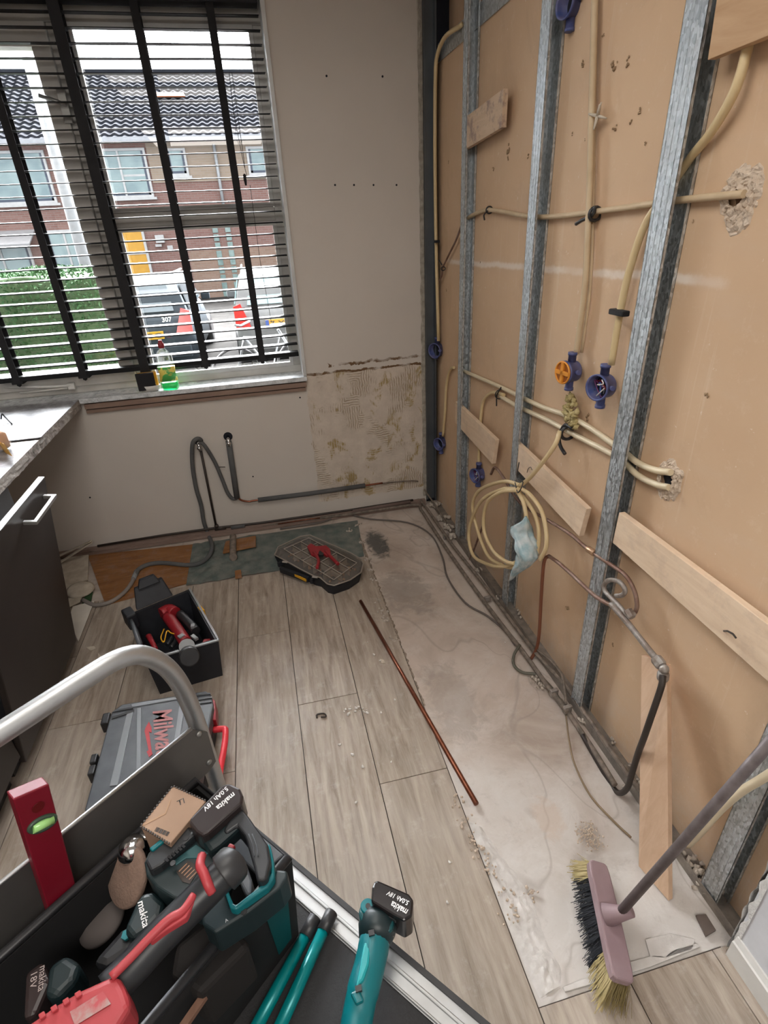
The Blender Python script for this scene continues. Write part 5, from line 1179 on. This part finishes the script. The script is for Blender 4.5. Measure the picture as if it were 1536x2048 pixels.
# angle grinder on the right
gr = thing('angle_grinder', 'slim teal cordless grinder with black battery resting on the ladder platform rim', 'grinder', W(745, 1960, 'z', PZ))
g = [W(752, 1866, 'z', .475), W(746, 1900, 'z', .475), W(737, 1940, 'z', .47), W(725, 1985, 'z', .468), W(716, 2030, 'z', .46), W(706, 2090, 'z', .455)]
MB().tube(catmull(g, 5), .026, 18, rr=[.0265] * 6 + [.026] * 6 + [.0262] * 4 + [.025] * 10).build('barrel', TEAL, gr)
gd = (g[0] - g[2]).normalized()
MB().tube([g[0] - gd * .012, g[0] + gd * .004, g[0] + gd * .018, g[0] + gd * .028], .03, 20, rr=[.0275, .033, .0335, .030]).build('collar', TEALD, gr)
MB().prism(Z([(720, 1808), (735, 1800), (748, 1803), (789, 1832), (786, 1858), (775, 1866), (724, 1848), (716, 1826)], .498), (0, 0, -.036)).build('battery_mount', pm('mid_dark_teal', (.005, .065, .072), .4), gr, bevel=.006)
MB().lathe([(.0125, -.02), (.0125, 0), (.011, .002)], W(735, 1812, 'z', .500), (0, 0, 1), 20).build('mount_ear', TEAL, gr)
MB().lathe([(.0045, 0), (.0045, .001)], W(736, 1812, 'z', .5022), (0, 0, 1), 12).build('screw_hole', BLK, gr)
gb_ = MB().prism(Z([(742, 1803), (744, 1774), (748, 1762), (756, 1760), (818, 1787), (827, 1799), (824, 1832), (808, 1842), (789, 1832)], .515), (0, 0, -.06))
gb_.build('battery', pm('black_battery_pack', (.012, .009, .010), .25), gr, bevel=.004)
MB().prism(Z([(749, 1808), (772, 1820), (795, 1834), (792, 1842), (770, 1830), (748, 1815)], .503), (0, 0, -.01)).build('latch_bar', CHAR, gr, bevel=.002)
text('lettering', 'makita', W(817, 1820, 'z', .515), W(785, 1802, 'z', .515), (0, 0, 1), WTXT, gr, hgt=.011, bold=.02, shear=.15, ext=.001)
text('lettering', '5.0Ah 18V', W(819, 1803, 'z', .515), W(776, 1781, 'z', .515), (0, 0, 1), WTXT, gr, hgt=.008, bold=.015, shear=.15, ext=.001)
MB().prism(Z([(728, 1882), (744, 1880), (738, 1930), (727, 1960), (710, 1978)], .4995), (0, 0, -.012)).build('side_rib', pm('light_teal', (.01, .30, .32), .35), gr, bevel=.004)
MB().box(W(743, 1866, 'z', .5035), (.010, .008, .004)).build('screw_recess', BLK, gr)
MB().box(W(717, 1978, 'z', .496), (.010, .008, .006)).build('screw_recess', BLK, gr)
MB().prism(Z([(700, 1985), (718, 1976), (728, 2000), (712, 2008)], .495), (0, 0, -.02)).build('paddle_lug', TEAL, gr, bevel=.003)
MB().prism(Z([(705, 2005), (716, 2008), (704, 2060), (688, 2070)], .45), (0, 0, -.012)).build('paddle_switch', GREYP, gr, bevel=.002)

# ------------------------------------------------------------------ broom
br = thing('broom', 'mauve push broom with grey pole standing on the floor at the lower right', 'broom', W(1225, 1850, 'z', 0))
e0, e1 = W(1197, 1722, 'z', .085), W(1250, 1962, 'z', .085)
d = (e1 - e0).normalized(); L = (e1 - e0).length; up = V(0, 0, 1)
side = d.cross(up).normalized()
tiltv = (side * -.35 + up).normalized(); sv = d.cross(tiltv).normalized()
if sv.x < 0: sv = -sv
prof = []
hw = .0275
def bp(t, s, h): return e0 + d * L * t + sv * s + tiltv * h
pol = [(0, -.6), (.02, -.9), (.1, -1), (.5, -1), (.9, -1), (.98, -.9), (1, -.6), (1, .6), (.98, .85), (.9, .95), (.62, 1), (.5, 1.0), (.38, 1), (.1, .95), (.02, .85), (0, .6)]
MB().prism([bp(t, s * hw, 0) for t, s in pol], tiltv * -.022).build('broom_head', MAUVE, br, bevel=.004)
MB().tube([bp(.5, -.01, -.005), bp(.5, .012, .02), bp(.5, .03, .045)], .02, 14, rr=[.026, .017, .0135]).build('pole_socket', MAUVE, br)
pend = W(1560, 1462, 'x', .80)
ps = bp(.5, .012, .015)
ptop = ps + (pend - ps) * 1.25
MB().tube([ps, ptop], .0102, 14).build('pole', POLE, br)
random.seed(5)
yb1, bb1 = MB(), MB()
for i in range(2600):
    t = random.random(); s = random.uniform(-.85, .85) * hw
    a = bp(t, s, -.018)
    yel = t < .15 or t > .76
    if not yel and random.random() < .12: yel = True if (t < .2 or t > .72) else False
    flare = V(0, 0, 0) + sv * (s * .6 + random.gauss(0, .007)) + d * random.gauss(0, .010) + d * ((t - .5) * .08)
    b = a - tiltv * .056 + flare * .8; b.z = max(.002, min(b.z, .012))
    if not yel: b += sv * -.004
    w_ = sv.cross(b - a).normalized() * .0007 if i % 2 else d * .0007
    mid = a.lerp(b, .5) + V(random.gauss(0, .002), random.gauss(0, .002), 0)
    (yb1 if yel else bb1).add([a - w_, a + w_, mid + w_, mid - w_, b + w_, b - w_], [(0, 1, 2, 3), (3, 2, 4, 5)])
yb1.build('yellow_bristles', BRSYEL, br)['label'] = 'yellow end bristles'
bb1.build('black_bristles', BRSHBK, br)['label'] = 'black middle bristles'
# cream cable at the lower right
single('loose_conduit', MB().tube(catmull([W(1560, 1535, 'x', .885), W(1520, 1560, 'x', .885), W(1480, 1585, 'x', .885), W(1440, 1620, 'x', .89), W(1400, 1665, 'x', .895), W(1375, 1690, 'x', .90)], 6), .009, 12), CREAM2, 'pale cream conduit passing behind the broom pole at the right edge', 'conduit')

# ------------------------------------------------------------------ outside
GZ = -.45
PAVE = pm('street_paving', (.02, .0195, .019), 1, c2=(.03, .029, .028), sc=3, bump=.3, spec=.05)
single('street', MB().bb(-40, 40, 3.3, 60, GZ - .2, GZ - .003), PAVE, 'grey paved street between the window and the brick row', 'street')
single('front_garden_wall', MB().bb(-6, 4, 3.14, 3.2, GZ, .5), pm('outer_brick', (.10, .06, .05), .9), 'low outer wall below the window', 'wall')
FY = 22.0
RBR = m_brick('red_brickwork', (.125, .060, .050), (.155, .085, .072), (.15, .135, .125))
YBR = m_brick('cream_brickwork', (.19, .145, .105), (.22, .17, .13), (.20, .18, .16))
BBR = m_brick('light_brown_brickwork', (.155, .095, .068), (.19, .125, .095), (.17, .15, .13))
hs_ = thing('row_house', 'row of brick houses with grey tiled roof across the street', 'house', (-3, FY, GZ))
hw_ = MB().bb(-14, 8, FY, FY + .3, GZ, 4.45); hw_.build('facade', RBR, hs_)
MB().bb(-2.7, 1.3, FY - .03, FY, 3.18, 4.28).build('cream_band', YBR, hs_)
MB().bb(-4.55, -4.05, FY - .03, FY, GZ, 1.9).build('cream_pier', YBR, hs_)
MB().bb(-2.0, 3.0, FY - .02, FY, GZ, 1.1).build('light_base', BBR, hs_)
roof = MB()
def frf(u, v):
    x = -14 + 22 * u; s = v
    row = (v * 17) % 1
    return V(x, FY - .45 + 4.6 * s, 4.35 + 2.55 * s + .03 * math.sin(x * 2 * math.pi / .30) + .045 * (1 - row))
nv = 17 * 3
vs0 = []; NU = 560
for i in range(NU + 1):
    for r in range(17):
        for k in (0, 1):
            vv_ = (r + (0.0 if k == 0 else .999)) / 17; x = -14 + 22 * i / NU
            vs0.append(V(x, FY - .45 + 4.6 * vv_, 4.30 + 2.6 * vv_ + .028 * math.sin(x * 2 * math.pi / .30) + (.07 if k == 0 else 0)))
fs0 = []
for i in range(NU):
    for j in range(33):
        a = i * 34 + j; b = (i + 1) * 34 + j; fs0.append((a, b, b + 1, a + 1))
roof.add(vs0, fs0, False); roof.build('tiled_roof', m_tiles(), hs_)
MB().bb(-14, 8, FY + 4.1, FY + 4.35, 6.85, 7.02).build('ridge', m_tiles(), hs_)
orr = W(345, 237, 'y', FY + 2.0)
MB().prism([V(orr.x - .45, FY + 2.05, 5.83), V(orr.x + .55, FY + 2.05, 5.83), V(orr.x + .5, FY + 2.3, 5.97), V(orr.x - .5, FY + 2.3, 5.97)], (0, -.03, .03)).build('orange_tiles', pm('new_orange_tiles', (.35, .13, .06), .7), hs_)
MB().bb(-14, 8, FY - .5, FY - .38, 4.28, 4.40).build('gutter', pm('grey_white_gutter', (.25, .26, .28), .5), hs_)
GLO = NT('distant_window_glass'); GLO.set(color=GLO.ramp(GLO.noise(1.2, 2), [(.4, (.10, .15, .16)), (.6, (.16, .22, .22))]), rough=.12, spec=.6); GLO = GLO.m
WFO = pm('outdoor_white_frame', (.33, .33, .33), .5)
DFO = pm('navy_casement', (.02, .03, .055), .4)
def owin(x0, x1, z0, z1, bars=(), navy=False, name='window'):
    m = MB(); t = .07
    m.bb(x0, x1, FY - .08, FY + .02, z0, z0 + t).bb(x0, x1, FY - .08, FY + .02, z1 - t, z1).bb(x0, x0 + t, FY - .08, FY + .02, z0 + t, z1 - t).bb(x1 - t, x1, FY - .08, FY + .02, z0 + t, z1 - t)
    for bx_ in bars: m.bb(bx_ - .03, bx_ + .03, FY - .075, FY + .02, z0 + t, z1 - t)
    m.bb(x0 - .08, x1 + .08, FY - .12, FY, z0 - .07, z0)
    f = m.build(name, WFO if not navy else WFO, hs_)
    MB().bb(x0 + t, x1 - t, FY - .045, FY - .035, z0 + t, z1 - t).build('pane', GLO, f)
    if navy:
        MB().bb(x0 + t, x0 + t * 2, FY - .056, FY - .045, z0 + t, z1 - t).bb(x1 - 2 * t, x1 - t, FY - .056, FY - .045, z0 + t, z1 - t).bb(x0 + t, x1 - t, FY - .056, FY - .045, z0 + t, z0 + 2 * t).build('casement', DFO, f)
    return f
owin(-7.6, -5.75, 2.72, 4.15, (-6.6,), True)
owin(-4.35, -2.75, 2.78, 4.15, (-3.6,), True)
MB().bb(-3.57, -2.8, FY - .05, FY - .02, 3.38, 3.44).build('window_bar', WFO, hs_)
owin(-2.15, -1.5, 3.35, 4.12, (), True)
owin(.45, 1.15, 3.30, 4.12, (), True)
owin(-6.45, -5.3, .55, 1.95, (-5.85,), True)
owin(-9.2, -7.0, .3, 1.6, (-7.9,), True)
MB().prism([V(-9.4, FY - .9, 1.55), V(-6.7, FY - .9, 1.55), V(-6.7, FY, 1.95), V(-9.4, FY, 1.95)], (0, 0, .05)).build('awning', pm('grey_awning', (.20, .20, .205), .7), hs_)
dr_ = MB().bb(-4.02, -3.42, FY - .06, FY - .01, -.2, 1.83).build('front_door', pm('ochre_yellow_door', (.40, .205, .012), .5), hs_)
MB().bb(-4.1, -4.02, FY - .08, FY, -.2, 1.92).bb(-3.42, -3.34, FY - .08, FY, -.2, 1.92).bb(-4.1, -3.34, FY - .08, FY, 1.83, 1.92).bb(-4.02, -3.42, FY - .08, FY - .05, 1.10, 1.17).build('door_frame', WFO, dr_)
MB().bb(-3.0, -2.72, FY - .15, FY, 1.42, 1.66).bb(-2.68, -2.5, FY - .05, FY, 1.2, 1.32).bb(-3.05, -2.85, FY - .1, FY, 1.3, 1.38).build('wall_lamps', WFO, hs_)
GB = pm('glass_block', (.09, .14, .135), .25, c2=(.15, .21, .2), sc=6)
for gx in (-.98, -.55):
    gm = MB()
    for k in range(9): gm.bb(gx - .09, gx + .09, FY - .04, FY, -.44 + .26 * k, -.23 + .26 * k)
    gm.build('glass_block_strip', GB, hs_)
MB().tube([V(-.56, FY - .1, 4.2), V(-.56, FY - .1, 2.3)], .05, 8).build('downpipe', pm('pale_downpipe', (.25, .26, .27), .5), hs_)
single('lamp_post', MB().tube([V(-3.46, 14, GZ), V(-3.46, 14, 6.4)], .12, 14, rr=[.14, .10]), pm('pale_concrete_post', (.27, .275, .28), .8), 'tall pale concrete lamp post in the street before the brick row', 'lamp post')
# hedge
random.seed(9)
hg = MB()
def hsurf(u, v):
    # rounded box profile
    a = v * 4
    y0, y1, z0, z1 = 6.0, 7.0, GZ, 1.27
    if a < 1: p = (y0, z0 + (z1 - z0) * a)
    elif a < 2: p = (y0 + (y1 - y0) * (a - 1), z1)
    elif a < 3: p = (y1, z1 - (z1 - z0) * (a - 2))
    else: p = (y1 + (y0 - y1) * (a - 3), z0)
    x = -4.6 + 3.2 * u
    k = noise.noise(V(x * 2.2, p[0] * 2, p[1] * 2.2)) * .10
    return V(x + k * .3, p[0] - k, max(GZ + .004, p[1] + k * .6))
hg.grid(hsurf, 50, 40)
hge = thing('hedge', 'square clipped green hedge in front of the left window', 'hedge', (-3, 6.5, GZ))
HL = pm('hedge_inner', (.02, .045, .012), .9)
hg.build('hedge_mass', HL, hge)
lf = MB()
def leaf(p, s, nrm=None):
    a = V(random.gauss(0, 1), random.gauss(0, 1), random.gauss(0, 1)).normalized(); b = a.orthogonal().normalized(); b = (Matrix.Rotation(random.random() * 6, 3, a) @ b)
    c = a.cross(b); lf.add([p - b * s, p + c * s * .5, p + b * s, p - c * s * .5], [(0, 1, 2, 3)])
for i in range(26000):
    r = random.random(); x = random.uniform(-4.6, -1.36)
    if r < .6: p = V(x, 6.0 - random.random() * .07, random.uniform(GZ, 1.28))
    elif r < .85: p = V(x, random.uniform(6, 7), 1.27 + random.random() * .07)
    else: p = V(-1.38 + random.random() * .07, random.uniform(6, 7), random.uniform(GZ, 1.28))
    p += V(0, -1, .6) * noise.noise(V(p.x * 2.2, p.y * 2, p.z * 2.2)) * -.08
    leaf(p, random.uniform(.012, .022))
lo = lf.build('leaves', pm('hedge_leaves', (.014, .045, .014), .7, c2=(.024, .06, .021), sc=5, spec=.1), hge); lo['kind'] = 'stuff'
# cars
def car(name, x0, x1, yr, paint, label, plate, model, glassm):
    t = thing(name, label, 'car', ((x0 + x1) / 2, yr + 2, GZ))
    g = GZ; cx = (x0 + x1) / 2; hw = (x1 - x0) / 2
    # profile along length: (y offset, z low, z high, half width low, half width top)
    secs = [(0.00, .42, .62, .86, .84), (.04, .30, .92, .95, .93), (.12, .22, 1.0, 1.0, .95), (1.0, .20, 1.0, 1.0, .96), (2.9, .2, .98, 1.0, .94), (3.6, .22, .84, .97, .90), (4.1, .3, .70, .85, .8)]
    m = MB()
    rings = []
    for (dy, zl, zh, wl_, wh) in secs:
        r = []
        for k, (sx_, kz) in enumerate([(-.8, 0), (-1, .15), (-1.0, .6), (-.96, .9), (-.86, 1), (.86, 1), (.96, .9), (1.0, .6), (1, .15), (.8, 0)]):
            ww = hw * (wl_ * (1 - kz) + wh * kz); r.append(V(cx + sx_ * ww, yr + dy, g + zl + (zh - zl) * kz))
        rings.append(r)
    vs = [v for r in rings for v in r]; n = 10; fs = []
    for i in range(len(rings) - 1):
        for k in range(n): fs.append((i * n + k, i * n + (k + 1) % n, (i + 1) * n + (k + 1) % n, (i + 1) * n + k))
    fs.append(tuple(range(n))[::-1]); fs.append(tuple((len(rings) - 1) * n + k for k in range(n)))
    m.add(vs, fs, True); m.build('body', paint, t)
    # greenhouse
    c = MB()
    gs = [(.10, .99, 1.0, .93, .93), (.22, .98, 1.28, .93, .84), (.42, .98, 1.44, .93, .77), (1.1, .98, 1.48, .93, .76), (2.0, .98, 1.44, .93, .76), (2.9, .97, 1.0, .92, .88)]
    vs = []; fs = []
    for dy, zl, zh, wl_, wh in gs: vs += [V(cx - hw * wl_, yr + dy, g + zl), V(cx - hw * wh, yr + dy, g + zh), V(cx + hw * wh, yr + dy, g + zh), V(cx + hw * wl_, yr + dy, g + zl)]
    for i in range(len(gs) - 1):
        for k in range(4): fs.append((i * 4 + k, i * 4 + (k + 1) % 4, (i + 1) * 4 + (k + 1) % 4, (i + 1) * 4 + k))
    fs += [(3, 2, 1, 0), tuple(len(gs) * 4 - 4 + k for k in range(4))]
    c.add(vs, fs); c.build('cabin', paint, t, bevel=.03)
    # rear glass and side glass
    rg = MB(); rg.prism([V(cx - hw * .72, yr + .115, g + 1.02), V(cx + hw * .72, yr + .115, g + 1.02), V(cx + hw * .64, yr + .345, g + 1.37), V(cx - hw * .64, yr + .345, g + 1.37)], (0, -.03, .01))
    for s in (-1, 1): rg.prism([V(cx + s * hw * .935, yr + .35, g + 1.03), V(cx + s * hw * .83, yr + .5, g + 1.36), V(cx + s * hw * .80, yr + 2.0, g + 1.36), V(cx + s * hw * .93, yr + 2.6, g + 1.03)], (s * .02, 0, 0))
    rg.build('glazing', glassm, t)
    for s in (-1, 1):
        MB().prism([V(cx + s * hw * .70, yr - .01, g + .72), V(cx + s * hw * .97, yr + .04, g + .70), V(cx + s * hw * .97, yr + .08, g + 1.02), V(cx + s * hw * .84, yr + .06, g + 1.06)], (0, -.03, 0)).build('tail_light', pm('tail_light_red', (.35, .015, .015), .2), t)
        for wy in (.75, 3.35):
            MB().lathe([(.30, 0), (.32, .03), (.32, .17), (.28, .2)], V(cx + s * (hw - .18), yr + wy, g + .32), (s, 0, 0), 24).build('wheel', BLK, t)
        MB().box((cx + s * (hw + .06), yr + 2.5, g + 1.0), (.16, .1, .12)).build('mirror', paint, t, bevel=.02)
    MB().bb(cx - hw * .9, cx + hw * .9, yr - .06, yr + .1, g + .36, g + .56).build('bumper', paint, t, bevel=.03)
    for s in (-1, 1): MB().tube([V(cx + s * hw * .74, yr + .5, g + 1.52), V(cx + s * hw * .74, yr + 2.0, g + 1.51)], .015, 6).build('roof_rail', ALU, t)
    if plate:
        zc = plate[2]; pl_ = MB().bb(plate[0], plate[0] + .52, yr - .03, yr - .012, zc - .055, zc + .055).build('number_plate', pm('yellow_plate', (.40, .22, .01), .4), t)
        a = plate[0] + plate[4]; text('plate_text', plate[1], V(a, yr - .031, zc - .035), V(a + plate[3], yr - .031, zc - .035), (0, -1, 0), INK, pl_, hgt=.07, bold=.015)
        MB().bb(plate[0], plate[0] + .05, yr - .034, yr - .03, zc - .055, zc + .055).build('plate_band', pm('plate_blue', (.02, .06, .25), .4), pl_)
    if model: text('model_number', model[0], V(*model[1]), V(*model[2]), (0, -1, 0), WTXT, t, bold=.02)
    return t
CG = pm('dark_car_glass', (.05, .065, .075), .08, spec=.8)
CG2 = pm('pale_car_glass', (.12, .19, .20), .1, spec=.8)
car('estate_car', -2.72, -.96, 9.0, pm('grey_blue_car_paint', (.02, .027, .034), .6, 0, spec=.15), 'dark blue-grey estate car with rear to the window, parked right of the hedge', (-1.93, '67-BG', .26, .42, .07), ('307', (-1.39, 8.985, .44), (-1.25, 8.985, .44)), CG)
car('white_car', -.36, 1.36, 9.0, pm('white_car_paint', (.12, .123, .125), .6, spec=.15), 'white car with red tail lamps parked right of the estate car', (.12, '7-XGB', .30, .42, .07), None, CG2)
# bicycle
bc = thing('bicycle', 'parked bicycle with grey frame standing in front of the white car', 'bicycle', (.0, 7.6, GZ))
def wheel_mb(c, r, dx): return MB().tube([c + V(math.cos(a) * r * dx, math.cos(a) * r * .3, math.sin(a) * r) for a in [i * 2 * math.pi / 28 for i in range(28)]], .018, 6, closed=True)
for cx in (-.36, .5): wheel_mb(V(cx, 7.6 + cx * .3, GZ + .352), .33, .95).build('wheel', BLK, bc)
MB().tube([V(-.36, 7.5, GZ + .34), V(-.2, 7.54, GZ + .8), V(.25, 7.66, GZ + .75), V(.1, 7.63, GZ + .3), V(-.2, 7.54, GZ + .8)], .02, 6).tube([V(.1, 7.63, GZ + .3), V(.5, 7.75, GZ + .34), V(.25, 7.66, GZ + .85)], .018, 6).tube([V(-.28, 7.4, GZ + .98), V(-.22, 7.54, GZ + .95), V(-.1, 7.7, GZ + .98)], .015, 6).build('frame', pm('grey_bike_frame', (.2, .21, .22), .3, .5), bc)
MB().box((.26, 7.66, GZ + .9), (.22, .12, .05)).build('saddle', BLK, bc, bevel=.02)
single('wrapped_package', MB().bb(-.02, .16, 4.4, 4.7, GZ, .25).bb(-.35, -.05, 4.4, 4.7, GZ, .12), pm('clear_film_wrap', (.22, .25, .27), .2, c2=(.10, .12, .14), sc=14, st=(4, 1, 1)), 'wrapped pale packages standing outside right below the blind', 'package', bevel=.02)

for o in list(bpy.data.objects):
    if '_m' in o: del o['_m']
